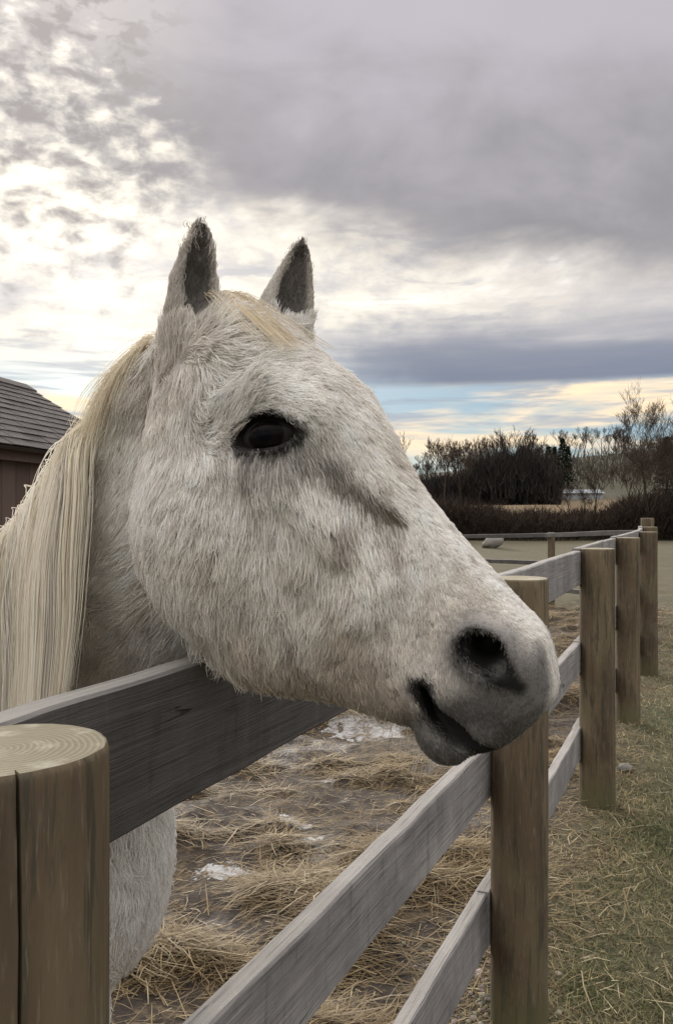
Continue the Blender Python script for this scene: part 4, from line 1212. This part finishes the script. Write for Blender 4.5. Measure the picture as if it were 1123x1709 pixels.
def flow_field(P):
    """which way the coat lies"""
    ctl = []
    def c(u, v, y, d): ctl.append((W(u, v, y), d))
    c(300, 800, 0.95, (-0.15, 0, -1)); c(245, 900, 0.98, (-0.40, 0.1, -0.95)); c(235, 780, 1.0, (-0.35, 0, -0.95)); c(400, 950, 0.92, (-0.14, 0, -1)); c(550, 1050, 0.92, (-0.14, 0, -1))
    c(560, 850, 0.9, (0.0, 0, -1)); c(700, 900, 0.9, (0.22, 0, -1)); c(620, 760, 0.92, (0.45, 0, -0.9)); c(570, 690, 0.95, (0.8, -0.2, -0.5))
    c(500, 640, 0.96, (0.9, -0.2, 0.0)); c(430, 665, 0.95, (0.8, 0, 0.35)); c(380, 690, 0.95, (0.5, 0, 0.5)); c(330, 640, 0.97, (-0.15, 0, -1)); c(400, 600, 0.98, (0.7, 0, -0.2))
    c(800, 1000, 0.86, (0.40, -0.1, -0.9)); c(870, 1040, 0.86, (0.3, 0.0, -0.9)); c(720, 1130, 0.86, (0.35, 0, -0.9)); c(640, 1160, 0.9, (0.05, 0, -1)); c(880, 1180, 0.84, (-0.2, 0, -1))
    c(760, 1230, 0.85, (0.5, 0, -0.8)); c(700, 1050, 0.87, (0.20, 0, -1)); c(450, 780, 0.92, (-0.05, 0, -1)); c(500, 770, 0.92, (0.30, 0, -0.9)); c(600, 640, 0.97, (0.75, -0.1, -0.5))
    c(480, 560, 1.03, (0.85, -0.1, -0.2)); c(700, 800, 0.95, (0.5, 0, -0.85)); c(460, 520, 1.06, (0.2, 0, 0.8))
    c(230, 640, 1.08, (-0.35, 0, -1)); c(190, 720, 1.1, (-0.25, 0, -1)); c(160, 850, 1.12, (-0.30, 0, -1)); c(200, 950, 1.1, (-0.85, 0, -0.45)); c(190, 1050, 1.12, (-0.55, 0, -0.8))
    c(270, 1080, 1.1, (-0.25, 0, -1)); c(240, 1000, 1.1, (-0.7, 0.1, -0.6)); c(60, 1000, 1.15, (-0.2, 0, -1)); c(220, 1450, 1.36, (-0.25, 0, -1)); c(200, 1600, 1.36, (0.15, 0, -1)); c(250, 1400, 1.36, (0.1, 0, -1))
    ctl.append((np.array([-1.0, 1.4, 1.1]), (-0.6, 0.2, -0.6))); ctl.append((np.array([-1.8, 1.7, 1.0]), (-0.4, 0.2, -0.9)))
    for E in (EAR_N, EAR_F):
        for p, r in E:
            ctl.append((p, tuple(E[-1][0] - E[0][0])))
    D = 0; S = 0
    for p, d in ctl:
        d = np.asarray(d, float); d = d / np.linalg.norm(d)
        w = 1 / (((P - p) ** 2).sum(-1) + 0.0006) ** 1.7
        D = D + w[:, None] * d; S = S + w
    return D / S[:, None]

def hair_material(name, gloss=0.12, transl=0.30):
    m, N = material(name)
    at = N.n('ShaderNodeAttribute', {'attribute_name': 'tint'}).outputs['Color']
    hi = N.n('ShaderNodeHairInfo')
    v = N.m('ADD', 0.86, N.m('MULTIPLY', hi.outputs['Random'], 0.16))
    c = N.mix(1.0, at, N.xyz(v, v, v), 'MULTIPLY')
    d = N.n('ShaderNodeBsdfDiffuse', None, Color=c)
    t = N.n('ShaderNodeBsdfTranslucent', None, Color=c)
    mx = N.n('ShaderNodeMixShader', None, i0=transl, i1=d.outputs[0], i2=t.outputs[0])
    g = N.n('ShaderNodeBsdfGlossy', None, Color=(0.9, 0.88, 0.85), Roughness=0.45)
    m2 = N.n('ShaderNodeMixShader', None, i0=gloss, i1=mx.outputs[0], i2=g.outputs[0])
    finish(N, m2)
    return m
M_COAT = hair_material('coat_hair', 0.012, 0.30)
M_MANE = hair_material('mane_hair', 0.05, 0.35)

def skin_material():
    m, N = material('horse_skin')
    at = N.n('ShaderNodeAttribute', {'attribute_name': 'tint'}).outputs['Color']
    pos = N.n('ShaderNodeNewGeometry').outputs['Position']
    n = N.noise(pos, 320.0, 4.0, 0.6).outputs[0]
    c = N.mix(N.m('MULTIPLY', N.ss(n, 0.45, 0.7), 0.4), at, N.mix(1.0, at, (0.45, 0.42, 0.4), 'MULTIPLY'))
    bump = N.n('ShaderNodeBump', None, Strength=0.5, Distance=0.0015, Height=n)
    finish(N, N.n('ShaderNodeBsdfPrincipled', None, Base_Color=c, Roughness=0.6, Specular_IOR_Level=0.2, Normal=bump.outputs[0]))
    return m

def build_horse():
    root = tag(link('horse', None, loc=(-0.9, 1.6, 0)), 'white horse with a shaggy winter coat resting its head over the top rail', 'horse')
    off = np.array([-0.9, 1.6, 0], np.float32)
    scol, sL, sbare, smuz = horse_traits(HV)
    skin = scol * (0.55 + 0.45 * np.clip(sbare[:, None] + smuz[:, None], 0, 1))             # grey hide under the coat
    me = mesh_data('horse_body', HV - off, HQ, skin_material(), True, col=skin)
    link('body', me, root)
    # ---- roots of the coat
    tri = np.concatenate([HQ[:, [0, 1, 2]], HQ[:, [0, 2, 3]]])
    A, B, C = HV[tri[:, 0]], HV[tri[:, 1]], HV[tri[:, 2]]
    nrm = np.cross(B - A, C - A); ar = np.linalg.norm(nrm, axis=1) * 0.5
    nrm = nrm / np.maximum(np.linalg.norm(nrm, axis=1, keepdims=True), 1e-12)
    cen = (A + B + C) / 3
    view = np.array([0, 0, CAMZ], np.float32) - cen
    view /= np.linalg.norm(view, axis=1, keepdims=True)
    facing = (nrm * view).sum(1)
    near = (cen[:, 0] > -0.68)
    dens = np.where(near, np.where(facing > -0.15, 1.0, 0.45), 0.10)
    H = to_head(cen.astype(np.float32))
    headish = (H[:, 0] > -0.04) & (cen[:, 1] < 1.17) & (cen[:, 2] > 1.22) & (cen[:, 0] > -0.3)
    dens = dens * np.where(headish, 1.35, 0.8)
    _, Lc, _, mzc = horse_traits(cen)
    dens = dens * np.clip(0.017 / Lc, 0.7, 3.0)
    K = 10
    wgt = ar * dens
    nclump = int(min(46000, wgt.sum() * 62000))
    cum = np.cumsum(wgt); pick = np.searchsorted(cum, RNG.random(nclump) * cum[-1])
    r1, r2 = RNG.random(nclump), RNG.random(nclump); fl = r1 + r2 > 1; r1[fl], r2[fl] = 1 - r1[fl], 1 - r2[fl]
    CP = A[pick] + r1[:, None] * (B[pick] - A[pick]) + r2[:, None] * (C[pick] - A[pick])
    CN = fgrad(CP.astype(np.float32), 0.010)
    big = (CP[:, 0] < -0.68)
    col, L, bare, muz = horse_traits(CP)
    keep = RNG.random(nclump) > bare
    CP, CN, col, L, muz, big = CP[keep], CN[keep], col[keep], L[keep], muz[keep], big[keep]
    nc = len(CP)
    fd = flow_field(CP)
    wv = np.stack([vnoise(CP, 26.0, 20 + i, 2) for i in range(3)], -1) * 0.55 + np.stack([vnoise(CP, 70.0, 30 + i, 1) for i in range(3)], -1) * 0.35
    Hc = to_head(CP.astype(np.float32)); neckw = 1 - sstep(Hc[:, 0], -0.12, -0.02) * sstep(CP[:, 0], -0.34, -0.26)
    fd = fd + wv * (0.42 + 1.1 * neckw)[:, None]
    fd = fd - (fd * CN).sum(1, keepdims=True) * CN
    fd /= np.maximum(np.linalg.norm(fd, axis=1, keepdims=True), 1e-6)
    side = np.cross(CN, fd)
    # each clump: K hairs gathered towards one tip
    n = nc * K
    def rep(x): return np.repeat(x, K, axis=0)
    spread = rep(np.where(big, 0.012, np.clip(0.0020 + 0.060 * L, 0.0016, 0.0045) * (1 + 0.5 * neckw)))[:, None]
    e1 = RNG.normal(size=(n, 1)); e2 = RNG.normal(size=(n, 1))
    root_p = rep(CP) + rep(fd) * e1 * spread + rep(side) * e2 * spread
    f0 = fsample(root_p.astype(np.float32))[:, None]
    N_ = rep(CN)
    root_p = root_p - N_ * (np.clip(f0, -0.01, 0.01) + 0.001)
    ln = (rep(L) * np.clip(RNG.normal(1.0, 0.22, n), 0.45, 1.6))[:, None]
    lift = np.clip(RNG.normal(0.34, 0.10, (n, 1)) + 0.12 * rep(neckw)[:, None] + rep(0.10 * vnoise(CP, 50.0, 44, 2))[:, None], 0.10, 0.75)
    dirn = rep(fd) * (1 - 0.25 * lift) + RNG.normal(size=(n, 3)) * 0.10
    clump_tip = rep(CP + fd * L[:, None] * 0.95 + CN * L[:, None] * 0.22)
    ts = np.array([0, 0.28, 0.6, 1.0])
    pts = []
    curl = rep(side) * RNG.normal(size=(n, 1)) * 0.10
    for t in ts:
        p = root_p + dirn * ln * t + N_ * ln * lift * (t - 0.62 * t * t) + curl * ln * math.sin(t * 3.0)
        g = 0.62 * t * t * (ln > 0.006)
        p = p * (1 - g) + (clump_tip + (root_p - rep(CP)) * 0.25) * g
        pts.append(p)
    Pp = np.stack(pts, 1)
    rad = rep(np.where(big, 0.0012, np.clip(0.00022 + 0.012 * L, 0.00026, 0.00055)))[:, None] * np.array([1.0, 0.95, 0.72, 0.18])[None]
    tone = (1 + 0.10 * vnoise(CP, 110.0, 52, 1)) * (1 + 0.15 * vnoise(CP * np.array([1, 1, 0.2], np.float32), 95.0, 53, 2))
    hc = rep(col * tone[:, None]) * np.clip(RNG.normal(1, 0.07, (n, 1)), 0.7, 1.25)
    mzr = rep(muz)[:, None] * (RNG.random((n, 1)) < 0.30)
    hc = hc + mzr * np.array([0.13, 0.125, 0.12])
    hair_object('coat', Pp - off, rad, M_COAT, root, np.clip(hc, 0.01, 0.95))
    print('coat', n, 'hairs', round(_t.time() - _t0, 1), 's')

    # ---- mane, forelock, whiskers
    def drape(start, d0, length, nseg, margin, stiff, grav=(0, 0, -1), wob=0.02, seed=3):
        P = start.astype(np.float32).copy(); D = d0 / np.linalg.norm(d0, axis=1, keepdims=True)
        g = np.asarray(grav, np.float32)
        g = g if g.ndim == 2 else np.tile(g, (len(P), 1))
        out = [P.copy()]
        step = (length / nseg)[:, None]
        for s in range(nseg):
            D = D * stiff + g * (1 - stiff) + np.stack([vnoise(P, 14.0, seed + i, 1) for i in range(3)], -1) * wob
            D /= np.linalg.norm(D, axis=1, keepdims=True)
            P = P + D * step
            f = fsample(P)
            m = f < margin
            if m.any():
                G = fgrad(P[m])
                P[m] += G * (margin[m] - f[m])[:, None]
                d = D[m]; d = d - np.minimum((d * G).sum(1, keepdims=True), 0) * G
                D[m] = d / np.maximum(np.linalg.norm(d, axis=1, keepdims=True), 1e-6)
            out.append(P.copy())
        return np.stack(out, 1)
    # crest line of the neck, from behind the ears to the withers
    crest_c = np.array([W(262, 560, 1.085), W(212, 640, 1.11), W(165, 730, 1.135), W(112, 825, 1.19), W(60, 890, 1.25), W(0, 950, 1.32), (-0.70, 1.46, 1.40), (-0.86, 1.58, 1.44)])
    tt = np.linspace(0, 1, len(crest_c))
    def crest(t):
        p = np.stack([np.interp(t, tt, crest_c[:, i]) for i in range(3)], -1).astype(np.float32)
        for _ in range(4):                                      # settle onto the skin
            p = p - fgrad(p) * fsample(p)[:, None]
        return p
    ncl = 560
    ct = np.sort(0.27 + 0.73 * RNG.random(ncl) ** 1.1)
    cp = crest(ct)
    latn = np.array([-0.25, -0.90, 0.0])
    per = 16
    n = ncl * per
    st = np.repeat(cp, per, 0) + RNG.normal(size=(n, 3)) * np.array([0.009, 0.009, 0.004])
    up = np.array([0, 0, 1.0])
    d0 = np.repeat(latn * 0.9 + up * RNG.normal(-0.15, 0.2, (ncl, 1)) + RNG.normal(size=(ncl, 3)) * 0.14, per, 0) + RNG.normal(size=(n, 3)) * 0.10
    ln = np.repeat(RNG.normal(0.46, 0.07, ncl), per) * np.clip(RNG.normal(1, 0.10, n), 0.4, 1.2)
    ln = np.where(RNG.random(n) < 0.06, ln * RNG.random(n), ln).clip(0.03)
    mg = np.repeat(0.010 + 0.022 * RNG.random(ncl), per) + RNG.random(n) * 0.005
    S = drape(st, d0, ln, 18, mg, 0.62, wob=0.11)
    # strands of one lock draw together
    Sc = S.reshape(ncl, per, 19, 3); mean = Sc.mean(1, keepdims=True)
    k = (np.linspace(0, 1, 19) ** 0.7)[None, None, :, None] * 0.36
    S = (Sc * (1 - k) + mean * k).reshape(n, 19, 3)
    r = 0.00042 * np.linspace(1, 0.35, 19)[None] * np.clip(RNG.normal(1, 0.2, (n, 1)), 0.6, 1.5)
    mc = np.repeat(np.array([0.88, 0.80, 0.68]) * (1 + 0.13 * RNG.normal(size=(ncl, 1))) * (1 + np.array([0.02, 0, -0.06]) * RNG.normal(size=(ncl, 1))), per, 0) * RNG.normal(1, 0.10, (n, 1))
    pale = RNG.random((n, 1)) < 0.35
    mc = np.where(pale, mc * 0.4 + np.array([0.93, 0.885, 0.80]) * 0.6, mc)
    hair_object('mane', S - off, r, M_MANE, root, np.clip(mc, 0.05, 0.95))
    # short wispy mane behind the ears
    ncl = 90; per = 9; n = ncl * per
    cp = crest(0.30 * RNG.random(ncl))
    st = np.repeat(cp, per, 0) + RNG.normal(size=(n, 3)) * 0.006
    d0 = np.repeat(np.array([-0.55, -0.35, -0.55]) + RNG.normal(size=(ncl, 3)) * 0.22, per, 0) + RNG.normal(size=(n, 3)) * 0.14
    S = drape(st, d0, np.repeat(RNG.normal(0.11, 0.03, ncl).clip(0.04), per) * RNG.normal(1, .15, n).clip(.4), 10, np.full(n, 0.008) + RNG.random(n) * 0.008, 0.80, grav=(-0.25, 0, -1), wob=0.05)
    hair_object('mane', S - off, 0.00033 * np.linspace(1, 0.3, 11)[None] * np.ones((n, 1)), M_MANE, root, np.clip(np.array([0.84, 0.74, 0.59]) * RNG.normal(1, .12, (n, 1)), .05, .9))
    # forelock falling between the ears over the brow
    ncl = 24; per = 13; n = ncl * per
    base0, base1 = W(364, 520, 1.03), W(396, 515, 1.05)
    q = RNG.random(ncl) ** 1.5
    cp = (base0 + (base1 - base0) * q[:, None]).astype(np.float32)
    for _ in range(4):
        cp = cp - fgrad(cp) * fsample(cp)[:, None]
    st = np.repeat(cp, per, 0) + RNG.normal(size=(n, 3)) * 0.005
    d0 = np.repeat(np.array([0.45, -0.75, -0.20]) + RNG.normal(size=(ncl, 3)) * 0.22, per, 0) + RNG.normal(size=(n, 3)) * 0.12
    ln = (np.repeat(RNG.normal(0.15, 0.05, ncl).clip(0.06), per) * RNG.normal(1, .14, n).clip(.4)).clip(0, 0.185)
    g = np.repeat(np.stack([0.60 + 0.2 * q, -0.50 + 0 * q, -0.62 + 0 * q], -1), per, 0)
    S = drape(st, d0, ln, 14, np.full(n, 0.005) + RNG.random(n) * 0.007, 0.72, grav=g, wob=0.09)
    Sc = S.reshape(ncl, per, 15, 3); mean = Sc.mean(1, keepdims=True)
    k = (np.linspace(0, 1, 15) ** 0.8)[None, None, :, None] * 0.55
    S = (Sc * (1 - k) + mean * k).reshape(n, 15, 3)
    fc = np.repeat(np.array([0.80, 0.69, 0.53]) * (1 + 0.13 * RNG.normal(size=(ncl, 1))), per, 0) * RNG.normal(1, .1, (n, 1))
    hair_object('forelock', S - off, 0.00040 * np.linspace(1, 0.3, 15)[None] * np.ones((n, 1)), M_MANE, root, np.clip(fc, .05, .9))
    # whiskers about the lips and chin
    n = 46
    hp = np.stack([RNG.uniform(0.44, 0.53, n), RNG.uniform(-0.15, -0.115, n), RNG.uniform(-0.04, 0.04, n)], -1)
    st = np.array([from_head(*p) for p in hp], np.float32)
    for _ in range(5):
        st = st - fgrad(st) * fsample(st)[:, None]
    G = fgrad(st)
    d0 = G + np.array([0.1, -0.1, -0.6]) + RNG.normal(size=(n, 3)) * 0.3
    S = drape(st, d0, RNG.uniform(0.02, 0.055, n), 6, np.full(n, 0.0), 0.85)
    hair_object('whisker', S - off, 0.00028 * np.linspace(1, 0.4, 7)[None] * np.ones((n, 1)), M_MANE, root, np.tile(np.array([0.62, 0.58, 0.52]), (n, 1)))
    # tail
    n = 900
    tb = np.array([-0.60, 1.50, 1.02]) + np.array([-0.93, 0.37, 0]) * 1.62 + np.array([0, 0, 0.16])
    st = tb + RNG.normal(size=(n, 3)) * 0.02
    S = drape(st, np.array([-0.5, 0.2, -0.4]) + RNG.normal(size=(n, 3)) * 0.2, RNG.normal(0.78, .08, n), 16, np.full(n, .01), 0.8, wob=.03)
    hair_object('tail', S - off, 0.0009 * np.linspace(1, 0.4, 17)[None] * np.ones((n, 1)), M_MANE, root, np.tile(np.array([0.66, 0.55, 0.40]), (n, 1)))

    # ---- eyes
    m, N = material('horse_eye')
    tc = N.n('ShaderNodeTexCoord').outputs['Object']
    sp = N.n('ShaderNodeSeparateXYZ', None, Vector=tc)
    rr = N.m('SQRT', N.m('ADD', N.m('POWER', N.m('MULTIPLY', sp.outputs[0], 0.75), 2.0), N.m('POWER', sp.outputs[1], 2.0)))
    c = N.mix(N.ss(rr, 0.016, 0.019), N.mix(N.ss(rr, 0.006, 0.009), (0.003, 0.003, 0.005), (0.007, 0.005, 0.005)), (0.03, 0.026, 0.025))
    finish(N, N.n('ShaderNodeBsdfPrincipled', None, Base_Color=c, Roughness=0.08, Specular_IOR_Level=0.05))
    nu, nv = 24, 40
    U, Vv = np.meshgrid(np.linspace(0, math.pi, nu), np.linspace(0, 2 * math.pi, nv, endpoint=False), indexing='ij')
    sph = np.stack([np.sin(U) * np.cos(Vv) * 0.042, np.sin(U) * np.sin(Vv) * 0.0235, np.cos(U) * 0.0225], -1).reshape(-1, 3)
    eme = mesh_data('eye', sph, grid_faces(nu, nv, True), m)
    for sgn in (1, -1):
        pos = from_head(EYE[0], EYE[1], sgn * (EYE[2] - 0.0185))
        zz = Vector(HC * sgn)
        xx = Vector(HD * EAX[0] + HB * EAX[1])
        xx = (xx - xx.dot(zz) * zz).normalized()
        yy = zz.cross(xx)
        M = Matrix((xx, yy, zz)).transposed().to_4x4()
        o = link('eye', eme, root)
        M.translation = Vector(pos - off)
        o.matrix_local = M
    # pale lashes on the upper lid
    n = 34
    q = RNG.uniform(-0.98, -0.35, n)
    pe = np.sqrt(np.clip(1 - q ** 2, 0, 1))
    st = np.array([from_head(EYE[0] + EAX[0] * a * 0.035 - EAX[1] * b * 0.0185, EYE[1] + EAX[1] * a * 0.035 + EAX[0] * b * 0.0185, EYE[2] + 0.006) for a, b in zip(q, pe)])
    d = HC[None] * 0.9 + np.array([-0.30, 0, -0.35])[None] + RNG.normal(size=(n, 3)) * 0.15 + HB[None] * 0.1
    ts = np.linspace(0, 1, 5)[None, :, None]
    ll = RNG.uniform(0.010, 0.020, (n, 1, 1))
    S = st[:, None] + d[:, None] * ts * ll + np.array([0, 0, -1])[None, None] * ts ** 2 * ll * 0.5
    hair_object('eyelash', S - off, 0.00022 * np.linspace(1, .3, 5)[None] * np.ones((n, 1)), M_MANE, root, np.tile(np.array([0.5, 0.46, 0.40]), (n, 1)))
build_horse()
# ------------------------------------------------------------------ straw, grass, stones
def tinted(name, rough=0.8, transl=0.0):
    m, N = material(name)
    at = N.n('ShaderNodeAttribute', {'attribute_name': 'tint'}).outputs['Color']
    b = N.n('ShaderNodeBsdfPrincipled', None, Base_Color=at, Roughness=rough, Specular_IOR_Level=0.25)
    if transl:
        t = N.n('ShaderNodeBsdfTranslucent', None, Color=at)
        b = N.n('ShaderNodeMixShader', None, i0=transl, i1=b.outputs[0], i2=t.outputs[0])
    finish(N, b)
    return m
M_STRAW = tinted('straw_stalk', 0.6, 0.15)
M_GRASS = tinted('grass_blade', 0.7, 0.25)

def in_view(x, y, margin=0.35):
    return (y > 1.3) & (np.abs(x) < 0.42 * y + margin)

def blades(name, P, D, L, Wd, col, mat, label, cat, nseg=3, curve=None, up=None, z=None):
    """flat bent ribbons: roots P, unit directions D, lengths, widths"""
    n = len(P)
    ref = np.tile(np.array([0, 0, 1.0]), (n, 1)) if up is None else up
    S = np.cross(D, ref); S /= np.maximum(np.linalg.norm(S, axis=1, keepdims=True), 1e-6)
    curve = np.zeros((n, 3)) if curve is None else curve
    rows = []
    for k in range(nseg):
        t = k / (nseg - 1)
        c = P + D * (L * t)[:, None] + curve * (L * t * t)[:, None]
        w = (Wd * (1 if t < 0.99 else 0.35))[:, None]
        rows += [c - S * w, c + S * w]
    V = np.stack(rows, 1).reshape(-1, 3)
    q = np.concatenate([np.array([[2 * k, 2 * k + 1, 2 * k + 3, 2 * k + 2]]) for k in range(nseg - 1)])
    F = (q[None] + (np.arange(n) * 2 * nseg)[:, None, None]).reshape(-1, 4)
    me = mesh_data(name, V, F, mat, False, col=np.repeat(col, 2 * nseg, 0))
    return tag(link(name, me), label, cat, kind='stuff')

def side_of_fence(x, y):
    return (x + 0.274) * FNOR[0] + (y - 0.66) * FNOR[1]

def build_litter():
    r = np.random.default_rng(42)
    # --- straw: combed into long windrows across the mud
    n = 460000
    y = 1.7 + (13.0 - 1.7) * r.random(n) ** 1.45
    x = (r.random(n) * 2 - 1) * (0.44 * y + 0.4)
    s = side_of_fence(x, y)
    P2 = np.stack([x, y], -1)
    row = straw_rows(x, y)
    dens = sstep(row, -0.10, 0.32) ** 1.4 + 0.055
    dens = (dens * sstep(s, 0.08, 0.45) + 0.09 * sstep(s, -0.30, -0.02) * sstep(s, 0.6, 0.3)) * (x > -1.4)
    k = r.random(n) < dens
    x, y, row = x[k], y[k], row[k]
    n = len(x)
    zz = ground_h(x, y) + sstep(row, 0.05, 0.6) * 0.035 * r.random(n) + 0.004
    a = r.normal(0, 0.75, n) + math.pi * (r.random(n) < 0.5) + 0.15
    tilt = r.normal(0.05, 0.17, n)
    D = np.stack([np.cos(a) * np.cos(tilt), np.sin(a) * np.cos(tilt), np.sin(tilt)], -1)
    L = r.uniform(0.03, 0.17, n) * r.uniform(0.5, 1.2, n)
    Wd = r.uniform(0.0007, 0.0019, n) * (1 + 0.10 * y)
    wet = vnoise(np.stack([x, y], -1), 1.3, 71, 2)
    g = np.array([0.36, 0.275, 0.155]); b = np.array([0.15, 0.105, 0.058]); p = np.array([0.54, 0.46, 0.31])
    q = np.clip(0.50 + 0.35 * row + 0.3 * r.normal(size=n) - 0.3 * wet, 0, 1)[:, None]
    col = b * (1 - q) + g * q
    col = np.where(r.random((n, 1)) < 0.08, p, col) * r.normal(1, 0.12, (n, 1)).clip(0.6, 1.4)
    cv = r.normal(size=(n, 3)) * np.array([0.22, 0.22, 0.05]) + np.array([0, 0, -0.10])
    blades('straw', np.stack([x, y, zz], -1), D, L, Wd, col.clip(0.02, 0.8), M_STRAW, 'loose golden straw trampled into the muddy paddock', 'straw', 3, cv)
    print('straw', n)
    # --- grass outside the fence
    n = 520000
    y = 1.7 + (16.0 - 1.7) * r.random(n) ** 1.5
    x = r.random(n) * (0.46 * y + 0.6 - (-0.1)) - 0.1
    s = side_of_fence(x, y)
    P2 = np.stack([x, y], -1)
    pat = vnoise(P2, 1.5, 81, 3)
    green = vnoise(P2, 1.1, 83, 3) * 1.1 + 0.5 * vnoise(P2, 6, 84, 2) - 0.12
    dens = (0.35 + 0.65 * sstep(pat, -0.35, 0.35)) * (0.15 + 0.85 * sstep(s + 0.25 * pat, 0.22, -0.12)) * (s < 0.35)
    k = (r.random(n) < dens)
    x, y, green = x[k], y[k], green[k]; n = len(x)
    a = r.uniform(0, 2 * math.pi, n); tilt = np.abs(r.normal(0.50, 0.40, n)).clip(0.02, 1.4)
    D = np.stack([np.cos(a) * np.cos(tilt), np.sin(a) * np.cos(tilt), np.sin(tilt)], -1)
    L = r.uniform(0.018, 0.058, n)
    q = np.clip(0.42 + 0.75 * green + 0.30 * r.normal(size=n), 0, 1)[:, None]
    col = (np.array([0.40, 0.33, 0.20]) * (1 - q) + np.array([0.105, 0.120, 0.050]) * q) * r.normal(1, 0.28, (n, 1)).clip(0.4, 1.7)
    cv = np.stack([r.normal(0, .2, n), r.normal(0, .2, n), -0.25 - 0.1 * r.random(n)], -1)
    blades('grass', np.stack([x, y, ground_h(x, y) - 0.002], -1), D, L, r.uniform(0.0010, 0.0022, n) * (1 + 0.14 * y), col.clip(0.01, 0.6), M_GRASS, 'short worn winter grass on the near side of the fence', 'grass', 2, cv)
    print('grass', n)
    # --- dry stalks lying on the grass
    n = 900
    y = 1.9 + 6 * r.random(n) ** 1.5; x = r.random(n) * (0.46 * y + 0.3)
    k = side_of_fence(x, y) < -0.10; x, y = x[k], y[k]; n = len(x)
    a = r.uniform(0, 6.283, n); tilt = np.abs(r.normal(0.05, 0.10, n))
    D = np.stack([np.cos(a) * np.cos(tilt), np.sin(a) * np.cos(tilt), np.sin(tilt)], -1)
    col = np.array([0.50, 0.42, 0.27]) * r.normal(1, 0.15, (n, 1)).clip(0.5, 1.4)
    blades('straw', np.stack([x, y, ground_h(x, y) + 0.018], -1), D, r.uniform(0.03, 0.22, n) * r.random(n), np.full(n, 0.0017), col, M_STRAW, 'pale dry stalks scattered on the grass beside the fence', 'straw', 3, r.normal(size=(n, 3)) * np.array([.3, .3, 0.0]))
    # --- stones
    def stone_mesh(seed, sx, sy, sz):
        v = STONE_SPH * (1 + 0.30 * vnoise(STONE_SPH, 1.8, seed, 3))[..., None] * np.array([sx, sy, sz])
        return mesh_data('stone', v.reshape(-1, 3), grid_faces(STONE_SPH.shape[0], STONE_SPH.shape[1], True), M_STONE)
    y = 4.72
    for u, v, sz, lab in [(1043, 1281, 0.040, 'rounded grey stone lying on the grass beyond the third post'), (1024, 1283, 0.020, 'small flat stone touching the rounded grey stone on the grass')]:
        yy = CAMZ * FPX / (v - HOR + 6)
        x = px(u, yy)
        tag(link('stone', stone_mesh(int(u), sz, sz * 0.8, sz * 0.66), loc=(x, yy, gz(x, yy) + sz * 0.4)), lab, 'stone')
    # gravel at the foot of the second post
    VV, FF, CC = [], [], []
    sph = STONE_SPH[::2, ::3]; f0 = grid_faces(sph.shape[0], sph.shape[1], True)
    for i in range(380):
        s = 0.0035 + 0.010 * r.random() ** 2.2
        yy = r.uniform(2.15, 2.85); x = px(r.normal(795, 45), yy)
        v = sph * (1 + 0.22 * vnoise(sph + i, 1.5, i, 1))[..., None] * s * np.array([1, r.uniform(.6, 1), r.uniform(.5, .8)])
        c, sn = math.cos(i), math.sin(i)
        v = v.reshape(-1, 3) @ np.array([[c, sn, 0], [-sn, c, 0], [0, 0, 1]])
        FF.append(f0 + sum(len(q) for q in VV)); VV.append(v + np.array([x, yy, gz(x, yy) + s * 0.25])); CC.append(np.tile(np.array([0.30, 0.27, 0.235]) * r.uniform(0.35, 1.5) * (1 + 0.08 * r.normal(size=3)), (len(v), 1)))
    tag(link('gravel', mesh_data('gravel', np.concatenate(VV), np.concatenate(FF), tinted('gravel_stone', 0.9), col=np.concatenate(CC).clip(0.02, 0.7))), 'small pale gravel at the foot of the post under the muzzle', 'gravel', kind='stuff')
build_litter()
